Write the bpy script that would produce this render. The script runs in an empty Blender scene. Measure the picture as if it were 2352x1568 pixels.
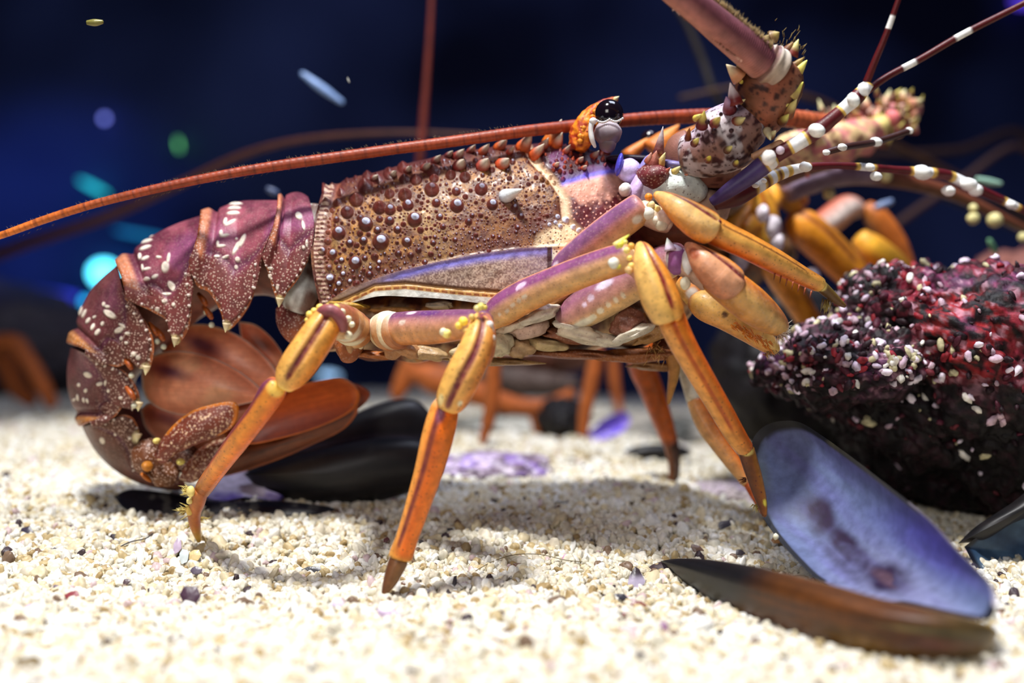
import bpy, math, random
import numpy as np
from mathutils import Vector, Euler

# ------------------------------------------------------------------ camera, world, lights, exposure
SC = bpy.context.scene
W, H = 2352.0, 1568.0
FP = 2600.0            # focal length in pixels
CAMH = 0.0914          # camera height over the front gravel (metres)
cam_d = bpy.data.cameras.new('camera')
cam = bpy.data.objects.new('camera', cam_d)
SC.collection.objects.link(cam)
cam.location = (0, 0, CAMH)
cam.rotation_euler = (math.pi/2, 0, 0)
cam_d.sensor_width = 36
cam_d.lens = FP/W*36
cam_d.clip_start = 0.01
cam_d.dof.use_dof = True
cam_d.dof.focus_distance = 0.44
cam_d.dof.aperture_fstop = 3.7
SC.camera = cam

SC.view_settings.view_transform = 'Standard'
SC.view_settings.look = 'None'
SC.view_settings.exposure = 0.0
SC.view_settings.gamma = 1.0
SC.view_settings.use_curve_mapping = False
SC.cycles.use_denoising = True
SC.cycles.max_bounces = 6
SC.cycles.diffuse_bounces = 3
SC.cycles.glossy_bounces = 3
SC.cycles.transmission_bounces = 4
SC.cycles.caustics_reflective = False
SC.cycles.caustics_refractive = False

wd = bpy.data.worlds.new('tank_water_light')
SC.world = wd
wd.use_nodes = True
wd.node_tree.nodes['Background'].inputs[0].default_value = (0.10, 0.16, 0.42, 1)
wd.node_tree.nodes['Background'].inputs[1].default_value = 0.16

def look_rot(loc, target):
    return (Vector(target)-Vector(loc)).to_track_quat('-Z', 'Y').to_euler()

def lamp(name, typ, loc, target, energy, color, **kw):
    d = bpy.data.lights.new(name, typ)
    d.energy = energy
    d.color = color
    for k, v in kw.items():
        setattr(d, k, v)
    o = bpy.data.objects.new(name, d)
    o.location = loc
    o.rotation_euler = look_rot(loc, target)
    SC.collection.objects.link(o)
    return o

lamp('tank_hood_spot', 'SPOT', (-0.16, 0.13, 1.05), (0.02, 0.50, 0.0), 66, (1.0, 0.99, 0.975),
     spot_size=math.radians(60), spot_blend=0.35, shadow_soft_size=0.07)
lamp('tank_top_panel', 'AREA', (0.25, 0.50, 0.95), (0.10, 0.47, 0.05), 4.5, (0.74, 0.80, 1.0), size=0.35)
lamp('front_fill_panel', 'AREA', (-0.25, -0.35, 0.42), (0.0, 0.5, 0.1), 2.0, (1.0, 0.95, 0.9), size=0.30)  # added fill out of view, brightens the faces turned to the lens
lamp('blue_back_spot', 'SPOT', (-0.75, 1.15, 0.45), (-0.66, 1.62, 0.20), 6.0, (0.10, 0.24, 1.0),
     spot_size=math.radians(62), spot_blend=1.0, shadow_soft_size=0.03)  # added spot out of view, lays the blue gradient on the wall
lamp('violet_back_panel', 'SPOT', (0.15, 0.95, 0.75), (0.25, 1.9, 0.25), 0.9, (0.14, 0.16, 1.0),
     spot_size=math.radians(110), spot_blend=1.0, shadow_soft_size=0.1)

# ------------------------------------------------------------------ helpers
rng = np.random.default_rng(7)

def P(x, y, D):
    """a point seen at photo pixel x, y that stands D metres away from the lens"""
    x = np.asarray(x, float); y = np.asarray(y, float); D = np.asarray(D, float)
    x, y, D = np.broadcast_arrays(x, y, D)
    return np.stack([(x-W/2)*D/FP, D, CAMH-(y-H/2)*D/FP], -1)

def lin(c):
    c = np.asarray(c, float)/255.0
    return np.where(c <= 0.04045, c/12.92, ((c+0.055)/1.055)**2.4)

def sstep(a, b, x):
    t = np.clip((x-a)/(b-a), 0, 1)
    return t*t*(3-2*t)

def mixc(a, b, t):
    t = np.asarray(t)[..., None]
    return np.asarray(a, float)*(1-t)+np.asarray(b, float)*t

def _hash(ix, iy, iz, seed):
    n = (ix.astype(np.int64)*374761393 + iy.astype(np.int64)*668265263 + iz.astype(np.int64)*2147483647 + seed*1274126177) & 0xffffffff
    n = ((n ^ (n >> 13))*1274126177) & 0xffffffff
    n = n ^ (n >> 16)
    return (n & 0xffff)/65535.0

def vnoise(p, scale=1.0, seed=0):
    q = np.asarray(p, float)*scale
    f = np.floor(q)
    t = q-f
    t = t*t*(3-2*t)
    i = f.astype(np.int64)
    r = 0
    for dx in (0, 1):
        for dy in (0, 1):
            for dz in (0, 1):
                w = (t[..., 0] if dx else 1-t[..., 0])*(t[..., 1] if dy else 1-t[..., 1])*(t[..., 2] if dz else 1-t[..., 2])
                r = r+w*_hash(i[..., 0]+dx, i[..., 1]+dy, i[..., 2]+dz, seed)
    return r

def fbm(p, scale, octaves=3, seed=0):
    s = 0; a = 1; tot = 0
    for k in range(octaves):
        s = s+a*vnoise(p, scale*2**k, seed+k); tot += a; a *= 0.5
    return s/tot

def p2(x, y, z=0):
    return np.stack(np.broadcast_arrays(np.asarray(x, float), np.asarray(y, float), np.asarray(z, float)), -1)

def crom(pts, n):
    """smooth curve through the rows of pts, n samples, even in length over the first two columns"""
    K = np.asarray(pts, float)
    if len(K) == 2:
        return K[0]+(K[1]-K[0])*np.linspace(0, 1, n)[:, None]
    d = np.maximum(np.linalg.norm(np.diff(K[:, :2], axis=0), axis=1), 1e-6)**0.7
    t = np.concatenate([[0], np.cumsum(d)]); t /= t[-1]
    m = np.zeros_like(K)
    m[1:-1] = (K[2:]-K[:-2])/(t[2:]-t[:-2])[:, None]
    m[0] = (K[1]-K[0])/(t[1]-t[0]); m[-1] = (K[-1]-K[-2])/(t[-1]-t[-2])
    fine = np.linspace(0, 1, max(n*3, 60))
    def ev(u):
        i = np.clip(np.searchsorted(t, u, side='right')-1, 0, len(t)-2)
        h = (t[i+1]-t[i]); s = ((u-t[i])/h)[:, None]; h = h[:, None]
        return ((2*s**3-3*s**2+1)*K[i]+(s**3-2*s**2+s)*h*m[i]+(-2*s**3+3*s**2)*K[i+1]+(s**3-s**2)*h*m[i+1])
    F = ev(fine)
    L = np.concatenate([[0], np.cumsum(np.linalg.norm(np.diff(F[:, :2], axis=0), axis=1))])
    if L[-1] <= 0:
        return ev(np.linspace(0, 1, n))
    return ev(np.interp(np.linspace(0, L[-1], n), L, fine))

def lerpk(knots, a):
    """knots: [(a, v...)]"""
    K = np.asarray(knots, float)
    return np.stack([np.interp(a, K[:, 0], K[:, j]) for j in range(1, K.shape[1])], -1)

def grid_normals(G):
    du = np.gradient(G, axis=0); dv = np.gradient(G, axis=1)
    n = np.cross(du, dv)
    l = np.linalg.norm(n, axis=-1, keepdims=True)
    return n/np.maximum(l, 1e-12)

class MB:
    def __init__(s):
        s.v = []; s.c = []; s.x = []; s.q = []; s.t = []; s.n = 0
    def raw(s, v, c, x, quads=None, tris=None):
        v = np.asarray(v, float).reshape(-1, 3)
        c = np.broadcast_to(np.asarray(c, float), v.shape) if np.ndim(c) == 1 else np.asarray(c, float).reshape(-1, 3)
        x = np.broadcast_to(np.asarray(x, float), v.shape) if np.ndim(x) == 1 else np.asarray(x, float).reshape(-1, 3)
        s.v.append(v); s.c.append(c); s.x.append(x)
        if quads is not None and len(quads): s.q.append(np.asarray(quads)+s.n)
        if tris is not None and len(tris): s.t.append(np.asarray(tris)+s.n)
        s.n += len(v)
    def grid(s, G, c, x=(0, 0, 0), wrap_v=False, flip=False, cap0=False, cap1=False):
        n, m = G.shape[:2]
        idx = np.arange(n*m).reshape(n, m)
        a = idx[:-1]; b = idx[1:]
        if wrap_v:
            q = np.stack([a, b, np.roll(b, -1, 1), np.roll(a, -1, 1)], -1).reshape(-1, 4)
        else:
            q = np.stack([a[:, :-1], b[:, :-1], b[:, 1:], a[:, 1:]], -1).reshape(-1, 4)
        if flip: q = q[:, ::-1]
        c = np.broadcast_to(np.asarray(c, float), G.shape).reshape(-1, 3)
        x = np.broadcast_to(np.asarray(x, float), G.shape).reshape(-1, 3)
        v = G.reshape(-1, 3)
        tr = []
        if cap0 or cap1:
            ex = []; ec = []; eX = []
            for on, row in ((cap0, 0), (cap1, n-1)):
                if on:
                    k = n*m+len(ex)
                    ex.append(G[row].mean(0)); ec.append(c[idx[row]].mean(0)); eX.append(x[idx[row]].mean(0))
                    r = idx[row]; r2 = np.roll(r, -1)
                    t = np.stack([np.full(m, k), r, r2], -1)
                    tr.append(t if (row == 0) != flip else t[:, ::-1])
            v = np.concatenate([v, ex]); c = np.concatenate([c, ec]); x = np.concatenate([x, eX])
            tr = np.concatenate(tr)
        s.raw(v, c, x, q, tr if len(tr) else None)
    def tube(s, knots, col, aux=(0, 0, 0), n=60, m=28, flat=1.0, disp=None, world=False, round_ends=True, cap=3.0):
        """knots: rows x, y, D, r in photo pixels (r too). col: rgb or f(t, ang)->linear rgb"""
        K = crom(knots, n)
        if round_ends:
            t0 = np.linspace(0, 1, n)
            L = np.linalg.norm(np.diff(K[:, :2], axis=0), axis=1).sum()+1e-6
            e = t0*L
            r0 = max(K[0, 3], 1e-3); r1 = max(K[-1, 3], 1e-3)
            f0 = np.sqrt(np.clip(1-(1-np.clip(e/r0*cap, 0, 1))**2, 0.0, 1))
            f1 = np.sqrt(np.clip(1-(1-np.clip((L-e)/r1*cap, 0, 1))**2, 0.0, 1))
            K[:, 3] *= np.maximum(np.minimum(f0, f1), 0.04)
        C = P(K[:, 0], K[:, 1], K[:, 2])
        R = np.maximum(K[:, 3], 0.05)*K[:, 2]/FP
        T = np.gradient(C, axis=0)
        T /= np.maximum(np.linalg.norm(T, axis=1, keepdims=True), 1e-12)
        yv = np.array([0, -1.0, 0])
        n1 = yv-(T@yv)[:, None]*T
        bad = np.linalg.norm(n1, axis=1) < 0.05
        n1[bad] = np.array([0, -0.2, 1.0])
        n1 /= np.linalg.norm(n1, axis=1, keepdims=True)
        n2 = np.cross(n1, T)
        ang = np.linspace(0, 2*np.pi, m, endpoint=False)
        t = np.linspace(0, 1, n)
        TT, AA = np.meshgrid(t, ang, indexing='ij')
        rr = R[:, None]*np.ones_like(AA)
        if disp is not None:
            rr = rr*(1+disp(TT, AA))
        G = C[:, None]+rr[..., None]*(np.cos(AA)[..., None]*n1[:, None]*flat+np.sin(AA)[..., None]*n2[:, None])
        c = col(TT, AA) if callable(col) else np.broadcast_to(np.asarray(col, float), G.shape)
        x = aux(TT, AA) if callable(aux) else np.broadcast_to(np.asarray(aux, float), G.shape)
        s.grid(G, c, x, wrap_v=True, flip=False, cap0=True, cap1=True)
        return K, C, R, n1, n2
    def cone(s, base, tip, r, c0, c1, bend=None, m=8, n=6, aux=(0, 0, 0)):
        base = np.asarray(base, float); tip = np.asarray(tip, float)
        d = tip-base; L = np.linalg.norm(d); d = d/max(L, 1e-9)
        a = np.cross(d, [0.3, 1, 0.2]); a /= np.linalg.norm(a); b = np.cross(d, a)
        t = np.linspace(0, 1, n); ang = np.linspace(0, 2*np.pi, m, endpoint=False)
        cen = base+(tip-base)*t[:, None]
        if bend is not None: cen = cen+np.asarray(bend)*(t*(1-t)*4)[:, None]
        rad = r*(1-t**1.25)+r*0.05
        G = cen[:, None]+rad[:, None, None]*(np.cos(ang)[None, :, None]*a+np.sin(ang)[None, :, None]*b)
        c = mixc(c0, c1, np.repeat(sstep(0.25, 0.75, t)[:, None], m, 1))
        s.grid(G, c, aux, wrap_v=True, flip=True, cap0=True, cap1=True)
    def ball(s, cen, r, c, aux=(0, 0, 0), axes=None, m=12, n=8, noise=0.0, seed=0, colf=None):
        th = np.linspace(0.001, np.pi-0.001, n); ph = np.linspace(0, 2*np.pi, m, endpoint=False)
        TH, PH = np.meshgrid(th, ph, indexing='ij')
        U = np.stack([np.sin(TH)*np.cos(PH), np.sin(TH)*np.sin(PH), np.cos(TH)], -1)
        r = np.broadcast_to(np.asarray(r, float), (3,))
        k = 1+noise*(vnoise(U, 2.2, seed)-0.5)*2 if noise else 1
        L = U*r*(np.asarray(k)[..., None] if noise else 1)
        if axes is not None: L = L@np.asarray(axes)
        cc = colf(U) if colf else c
        s.grid(np.asarray(cen)+L, cc, aux, wrap_v=True, cap0=True, cap1=True)
    def build(s, name, mat, parent=None, origin=None):
        V = np.concatenate(s.v)
        if parent is not None:
            off = np.array(parent['_o'])
        elif origin is not None:
            off = np.array(origin, float)
        else:
            lo = V.min(0); hi = V.max(0)
            off = np.array([(lo[0]+hi[0])/2, (lo[1]+hi[1])/2, lo[2]])
        me = bpy.data.meshes.new(name)
        Q = np.concatenate(s.q) if s.q else np.zeros((0, 4), int)
        Tr = np.concatenate(s.t) if s.t else np.zeros((0, 3), int)
        me.vertices.add(len(V)); me.vertices.foreach_set('co', (V-off).astype(np.float32).ravel())
        nl = Q.size+Tr.size
        me.loops.add(nl)
        me.loops.foreach_set('vertex_index', np.concatenate([Q.ravel(), Tr.ravel()]).astype(np.int32))
        me.polygons.add(len(Q)+len(Tr))
        ls = np.concatenate([np.arange(len(Q))*4, len(Q)*4+np.arange(len(Tr))*3])
        me.polygons.foreach_set('loop_start', ls.astype(np.int32))
        me.update(calc_edges=True)
        me.polygons.foreach_set('use_smooth', np.ones(len(me.polygons), bool))
        for nm, dat in (('Col', s.c), ('Aux', s.x)):
            A = np.concatenate(dat)
            at = me.color_attributes.new(nm, 'FLOAT_COLOR', 'POINT')
            at.data.foreach_set('color', np.concatenate([A, np.ones((len(A), 1))], 1).astype(np.float32).ravel())
        me.validate()
        me.materials.append(mat)
        o = bpy.data.objects.new(name, me)
        SC.collection.objects.link(o)
        if parent is not None:
            o.parent = parent
            o['_o'] = list(map(float, off))
        else:
            o.location = off
            o['_o'] = list(map(float, off))
        return o

def root(name, loc, label, cat, group=None):
    o = bpy.data.objects.new(name, None)
    o.empty_display_size = 0.02
    o.location = loc
    o['_o'] = list(map(float, loc))
    SC.collection.objects.link(o)
    tag(o, label, cat, group)
    return o

def tag(o, label=None, cat=None, group=None, kind=None):
    if label: o['label'] = label
    if cat: o['category'] = cat
    if group: o['group'] = group
    if kind: o['kind'] = kind
    return o

# ------------------------------------------------------------------ materials
def new_mat(name):
    m = bpy.data.materials.new(name); m.use_nodes = True
    nt = m.node_tree; nt.nodes.clear()
    out = nt.nodes.new('ShaderNodeOutputMaterial'); b = nt.nodes.new('ShaderNodeBsdfPrincipled')
    nt.links.new(b.outputs[0], out.inputs[0])
    return m, nt, b

def shell_mat(name, rough=0.32, spec=0.5, bump=0.25, bscale=900, coat=0.0, sss=0.0, light_scale=640, dark_scale=560, var=0.25):
    m, nt, b = new_mat(name); N = nt.nodes.new; L = nt.links.new
    tc = N('ShaderNodeTexCoord')
    ca = N('ShaderNodeAttribute'); ca.attribute_name = 'Col'
    xa = N('ShaderNodeAttribute'); xa.attribute_name = 'Aux'
    sp = N('ShaderNodeSeparateColor'); L(xa.outputs['Color'], sp.inputs[0])
    nz = N('ShaderNodeTexNoise'); nz.inputs['Scale'].default_value = 260; nz.inputs['Detail'].default_value = 4
    L(tc.outputs['Object'], nz.inputs['Vector'])
    mr = N('ShaderNodeMapRange'); mr.inputs[1].default_value = 0.3; mr.inputs[2].default_value = 0.7
    mr.inputs[3].default_value = 1-var; mr.inputs[4].default_value = 1+var
    L(nz.outputs[0], mr.inputs[0])
    mul = N('ShaderNodeVectorMath'); mul.operation = 'SCALE'
    L(ca.outputs['Color'], mul.inputs[0]); L(mr.outputs[0], mul.inputs['Scale'])
    def dots(scale, r0, r1, chan):
        v = N('ShaderNodeTexVoronoi'); v.inputs['Scale'].default_value = scale
        L(tc.outputs['Object'], v.inputs['Vector'])
        r = N('ShaderNodeMapRange'); r.inputs[1].default_value = r0; r.inputs[2].default_value = r1
        r.inputs[3].default_value = 1; r.inputs[4].default_value = 0
        L(v.outputs['Distance'], r.inputs[0])
        mm = N('ShaderNodeMath'); mm.operation = 'MULTIPLY'
        L(r.outputs[0], mm.inputs[0]); L(sp.outputs[chan], mm.inputs[1])
        return mm.outputs[0]
    d1 = dots(light_scale, 0.20, 0.42, 0)
    d2 = dots(dark_scale, 0.12, 0.26, 1)
    m1 = N('ShaderNodeMix'); m1.data_type = 'RGBA'
    L(d1, m1.inputs['Factor']); L(mul.outputs[0], m1.inputs['A']); m1.inputs['B'].default_value = (0.62, 0.42, 0.34, 1)
    m2 = N('ShaderNodeMix'); m2.data_type = 'RGBA'
    L(d2, m2.inputs['Factor']); L(m1.outputs['Result'], m2.inputs['A']); m2.inputs['B'].default_value = (0.10, 0.02, 0.012, 1)
    L(m2.outputs['Result'], b.inputs['Base Color'])
    n2 = N('ShaderNodeTexNoise'); n2.inputs['Scale'].default_value = bscale; n2.inputs['Detail'].default_value = 3
    L(tc.outputs['Object'], n2.inputs['Vector'])
    ad = N('ShaderNodeMath'); ad.operation = 'ADD'; L(n2.outputs[0], ad.inputs[0]); L(d1, ad.inputs[1])
    bp = N('ShaderNodeBump'); bp.inputs['Strength'].default_value = bump; bp.inputs['Distance'].default_value = 0.0006
    L(ad.outputs[0], bp.inputs['Height']); L(bp.outputs[0], b.inputs['Normal'])
    b.inputs['Roughness'].default_value = rough
    b.inputs['Specular IOR Level'].default_value = spec
    b.inputs['Coat Weight'].default_value = coat
    b.inputs['Coat Roughness'].default_value = 0.12
    if sss:
        b.inputs['Subsurface Weight'].default_value = sss
        b.inputs['Subsurface Radius'].default_value = (0.004, 0.0018, 0.001)
        b.inputs['Subsurface Scale'].default_value = 1.0
    return m

M_BODY = shell_mat('mottled_carapace', rough=0.48, spec=0.40, bump=0.35, coat=0.06, light_scale=900)
M_LEG = shell_mat('orange_leg_shell', rough=0.42, spec=0.45, bump=0.2, coat=0.06, var=0.2)
M_FAN = shell_mat('tail_fan_membrane', rough=0.42, spec=0.4, bump=0.08, var=0.14, coat=0.05, sss=0.25, light_scale=900)
M_ANT = shell_mat('antenna_shell', rough=0.45, spec=0.4, bump=0.15, bscale=1400, var=0.2)
M_EYE = shell_mat('glossy_eye', rough=0.10, spec=0.5, bump=0.0, coat=0.3, var=0.02)
M_MUSSEL = shell_mat('mussel_shell_surface', rough=0.46, spec=0.4, bump=0.10, bscale=300, coat=0.0, var=0.22)
M_ROCK = shell_mat('crusted_rock', rough=0.6, spec=0.3, bump=0.9, bscale=420, var=0.5, coat=0.0)
M_BG = shell_mat('background_matte', rough=0.6, spec=0.3, bump=0.2, var=0.3)
M_CHIP = shell_mat('shell_chip', rough=0.35, spec=0.5, bump=0.2, var=0.2)

def sand_mat():
    m, nt, b = new_mat('pale_gravel'); N = nt.nodes.new; L = nt.links.new
    oi = N('ShaderNodeObjectInfo'); r = N('ShaderNodeValToRGB')
    L(oi.outputs['Random'], r.inputs[0])
    cr = r.color_ramp; cr.interpolation = 'CONSTANT'
    stops = [(0, (232, 226, 206)), (0.25, (244, 242, 234)), (0.47, (226, 212, 176)), (0.60, (222, 212, 190)), (0.74, (244, 238, 222)),
             (0.86, (200, 178, 132)), (0.92, (176, 150, 104)), (0.955, (214, 190, 190)), (0.975, (128, 104, 84)), (0.99, (70, 56, 60))]
    while len(cr.elements) < len(stops): cr.elements.new(0.5)
    for e, (p, c) in zip(cr.elements, stops):
        e.position = p; e.color = (*lin(c), 1)
    tc = N('ShaderNodeTexCoord'); nz = N('ShaderNodeTexNoise'); nz.inputs['Scale'].default_value = 1.6; nz.inputs['Detail'].default_value = 4
    L(tc.outputs['Object'], nz.inputs['Vector'])
    mr = N('ShaderNodeMapRange'); mr.inputs[1].default_value = 0.3; mr.inputs[2].default_value = 0.7; mr.inputs[3].default_value = 0.82; mr.inputs[4].default_value = 1.08
    L(nz.outputs[0], mr.inputs[0])
    mul = N('ShaderNodeVectorMath'); mul.operation = 'SCALE'; L(r.outputs[0], mul.inputs[0]); L(mr.outputs[0], mul.inputs['Scale'])
    L(mul.outputs[0], b.inputs['Base Color']); b.inputs['Roughness'].default_value = 0.45
    b.inputs['Specular IOR Level'].default_value = 0.4
    return m
M_SAND = sand_mat()

def plain_sand():
    m, nt, b = new_mat('packed_sand'); N = nt.nodes.new; L = nt.links.new
    tc = N('ShaderNodeTexCoord'); v = N('ShaderNodeTexVoronoi'); v.inputs['Scale'].default_value = 330
    L(tc.outputs['Object'], v.inputs['Vector'])
    r = N('ShaderNodeValToRGB'); L(v.outputs['Color'], r.inputs[0])
    r.color_ramp.elements[0].color = (*lin((160, 142, 104)), 1); r.color_ramp.elements[1].color = (*lin((222, 212, 184)), 1)
    L(r.outputs[0], b.inputs['Base Color'])
    bp = N('ShaderNodeBump'); bp.inputs['Strength'].default_value = 0.7; bp.inputs['Distance'].default_value = 0.001; bp.invert = True
    L(v.outputs['Distance'], bp.inputs['Height']); L(bp.outputs[0], b.inputs['Normal'])
    b.inputs['Roughness'].default_value = 0.7
    return m

def wall_mat():
    m, nt, b = new_mat('dark_blue_backdrop'); N = nt.nodes.new; L = nt.links.new
    tc = N('ShaderNodeTexCoord'); nz = N('ShaderNodeTexNoise'); nz.inputs['Scale'].default_value = 2.6; nz.inputs['Detail'].default_value = 2
    L(tc.outputs['Object'], nz.inputs['Vector'])
    r = N('ShaderNodeValToRGB'); L(nz.outputs[0], r.inputs[0])
    r.color_ramp.elements[0].position = 0.35; r.color_ramp.elements[0].color = (*lin((14, 18, 40)), 1)
    r.color_ramp.elements[1].position = 0.72; r.color_ramp.elements[1].color = (*lin((64, 78, 128)), 1)
    L(r.outputs[0], b.inputs['Base Color']); b.inputs['Roughness'].default_value = 0.8
    b.inputs['Specular IOR Level'].default_value = 0.1
    return m

def emis(name, col, s):
    m, nt, b = new_mat(name)
    b.inputs['Base Color'].default_value = (*lin(col), 1)
    b.inputs['Emission Color'].default_value = (*lin(col), 1)
    b.inputs['Emission Strength'].default_value = s
    return m

# ------------------------------------------------------------------ tank floor and wall
def sand_z(x, D):
    base = np.interp(D, [0.2, 0.41, 0.44, 0.48, 0.52, 0.60, 0.70, 1.0, 2.2], [-0.002, -0.002, 0.0015, 0.0115, 0.0185, 0.0220, 0.0255, 0.022, 0.020])
    right = sstep(0.05, 0.16, x)*sstep(0.40, 0.52, D)*-0.012
    q = p2(x, D)
    return base+right+(fbm(q, 16, 2, 3)-0.5)*0.006*sstep(0.25, 0.45, D)

def build_floor():
    mb = MB()
    ys = np.concatenate([np.linspace(0.2, 0.75, 110), np.linspace(0.77, 1.9, 50)])
    xs = np.linspace(-1.3, 1.3, 260)
    Y, X = np.meshgrid(ys, xs, indexing='ij')
    Z = sand_z(X, Y)-0.0016
    mb.grid(np.stack([X, Y, Z], -1), lin((200, 190, 160)), flip=True)
    o = mb.build('floor', plain_sand(), origin=(0, 0, 0))
    tag(o, 'sloping bed of packed pale sand under the gravel', kind='structure')
    w = MB()
    ys = np.linspace(-1.5, 1.5, 20); zs = np.linspace(-0.05, 1.3, 20)
    X, Z = np.meshgrid(ys, zs, indexing='ij')
    w.grid(np.stack([X, np.full_like(X, 1.62), Z], -1), (0.1, 0.1, 0.2))
    w.grid(np.stack([X, np.full_like(X, 1.66), Z], -1), (0.1, 0.1, 0.2), flip=True)
    o = w.build('wall_back', wall_mat())
    tag(o, 'dark blue rear wall of the aquarium', kind='structure')

def build_gravel():
    pts = []
    for (d0, d1, sp, k) in ((0.26, 0.62, 0.0029, 2), (0.62, 0.9, 0.0042, 1), (0.9, 1.55, 0.0066, 1)):
        ys = np.arange(d0, d1, sp)
        for y in ys:
            hw = y*0.49+0.02
            xs = np.arange(-hw, hw, sp)
            n = len(xs)*k
            x = np.tile(xs, k)+rng.uniform(-.5, .5, n)*sp
            yy = y+rng.uniform(-.5, .5, n)*sp
            z = sand_z(x, yy)+rng.uniform(-0.0006, 0.0010, n)+(np.repeat(np.arange(k), len(xs))*0.0006)
            pts.append(np.stack([x, yy, z], -1))
    V = np.concatenate(pts)
    me = bpy.data.meshes.new('sand_gravel')
    me.vertices.add(len(V)); me.vertices.foreach_set('co', V.astype(np.float32).ravel()); me.update()
    sz = np.interp(V[:, 1], [0.3, 0.62, 0.9, 1.6], [0.00165, 0.0017, 0.0024, 0.0036])*np.exp(rng.normal(0, 0.26, len(V)))
    at = me.attributes.new('size', 'FLOAT', 'POINT'); at.data.foreach_set('value', sz.astype(np.float32))
    o = bpy.data.objects.new('sand_gravel', me); SC.collection.objects.link(o)
    me.materials.append(M_SAND)
    ng = bpy.data.node_groups.new('gravel_grains', 'GeometryNodeTree')
    ng.interface.new_socket('Geometry', in_out='INPUT', socket_type='NodeSocketGeometry')
    ng.interface.new_socket('Geometry', in_out='OUTPUT', socket_type='NodeSocketGeometry')
    N = ng.nodes.new; L = ng.links.new
    gi = N('NodeGroupInput'); go = N('NodeGroupOutput'); join = N('GeometryNodeJoinGeometry')
    tp = N('GeometryNodeMeshToPoints'); L(gi.outputs[0], tp.inputs[0])
    na = N('GeometryNodeInputNamedAttribute'); na.data_type = 'FLOAT'; na.inputs[0].default_value = 'size'
    rot = N('FunctionNodeRandomValue'); rot.data_type = 'FLOAT_VECTOR'
    rot.inputs[0].default_value = (0, 0, 0); rot.inputs[1].default_value = (6.28, 6.28, 6.28)
    scv = N('FunctionNodeRandomValue'); scv.data_type = 'FLOAT_VECTOR'
    scv.inputs[0].default_value = (0.75, 0.65, 0.55); scv.inputs[1].default_value = (1.5, 1.1, 0.95)
    scv.inputs['Seed'].default_value = 5
    vm = N('ShaderNodeVectorMath'); vm.operation = 'SCALE'
    L(scv.outputs[0], vm.inputs[0]); L(na.outputs[0], vm.inputs['Scale'])
    for k in range(3):
        ico = N('GeometryNodeMeshIcoSphere'); ico.inputs['Radius'].default_value = 1.0; ico.inputs['Subdivisions'].default_value = 3
        spn = N('GeometryNodeSetPosition'); L(ico.outputs[0], spn.inputs[0])
        pos = N('GeometryNodeInputPosition'); addv = N('ShaderNodeVectorMath'); addv.operation = 'ADD'
        addv.inputs[1].default_value = (k*7.3, k*3.1, 1.7*k); L(pos.outputs[0], addv.inputs[0])
        nz = N('ShaderNodeTexNoise'); nz.inputs['Scale'].default_value = 0.9; nz.inputs['Detail'].default_value = 1.0
        L(addv.outputs[0], nz.inputs['Vector'])
        sub = N('ShaderNodeVectorMath'); sub.operation = 'SUBTRACT'; sub.inputs[1].default_value = (0.5, 0.5, 0.5)
        L(nz.outputs['Color'], sub.inputs[0])
        scl = N('ShaderNodeVectorMath'); scl.operation = 'SCALE'; scl.inputs['Scale'].default_value = 1.1; L(sub.outputs[0], scl.inputs[0])
        L(scl.outputs[0], spn.inputs['Offset'])
        sm = N('GeometryNodeSetShadeSmooth'); L(spn.outputs[0], sm.inputs[0])
        mt = N('GeometryNodeSetMaterial'); mt.inputs['Material'].default_value = M_SAND; L(sm.outputs[0], mt.inputs[0])
        idn = N('GeometryNodeInputIndex'); md = N('ShaderNodeMath'); md.operation = 'MODULO'; md.inputs[1].default_value = 3.0
        L(idn.outputs[0], md.inputs[0])
        eq = N('FunctionNodeCompare'); eq.data_type = 'FLOAT'; eq.operation = 'EQUAL'
        eq.inputs[1].default_value = float(k); eq.inputs['Epsilon'].default_value = 0.1
        L(md.outputs[0], eq.inputs[0])
        ins = N('GeometryNodeInstanceOnPoints')
        L(tp.outputs[0], ins.inputs['Points']); L(eq.outputs[0], ins.inputs['Selection']); L(mt.outputs[0], ins.inputs['Instance'])
        L(rot.outputs[0], ins.inputs['Rotation']); L(vm.outputs[0], ins.inputs['Scale'])
        L(ins.outputs[0], join.inputs[0])
    L(join.outputs[0], go.inputs[0])
    md = o.modifiers.new('grains', 'NODES'); md.node_group = ng
    tag(o, 'coarse cream and white gravel covering the tank floor', 'gravel', kind='stuff')

build_floor()
build_gravel()

# ------------------------------------------------------------------ the big spiny lobster
LOB = root('spiny_lobster', tuple(P(1000, 1300, 0.46)),
           'large brown and purple spiny lobster with orange legs walking in sharp focus over the gravel', 'lobster')

def ellipse_mask(X, Y, x, y, rx, ry, ang=0.0, soft=0.35):
    c, s = math.cos(math.radians(ang)), math.sin(math.radians(ang))
    dx = X-x; dy = Y-y
    u = (dx*c+dy*s)/rx; v = (-dx*s+dy*c)/ry
    d = np.sqrt(u*u+v*v)
    return 1-sstep(1-soft, 1+soft*0.3, d)

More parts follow.
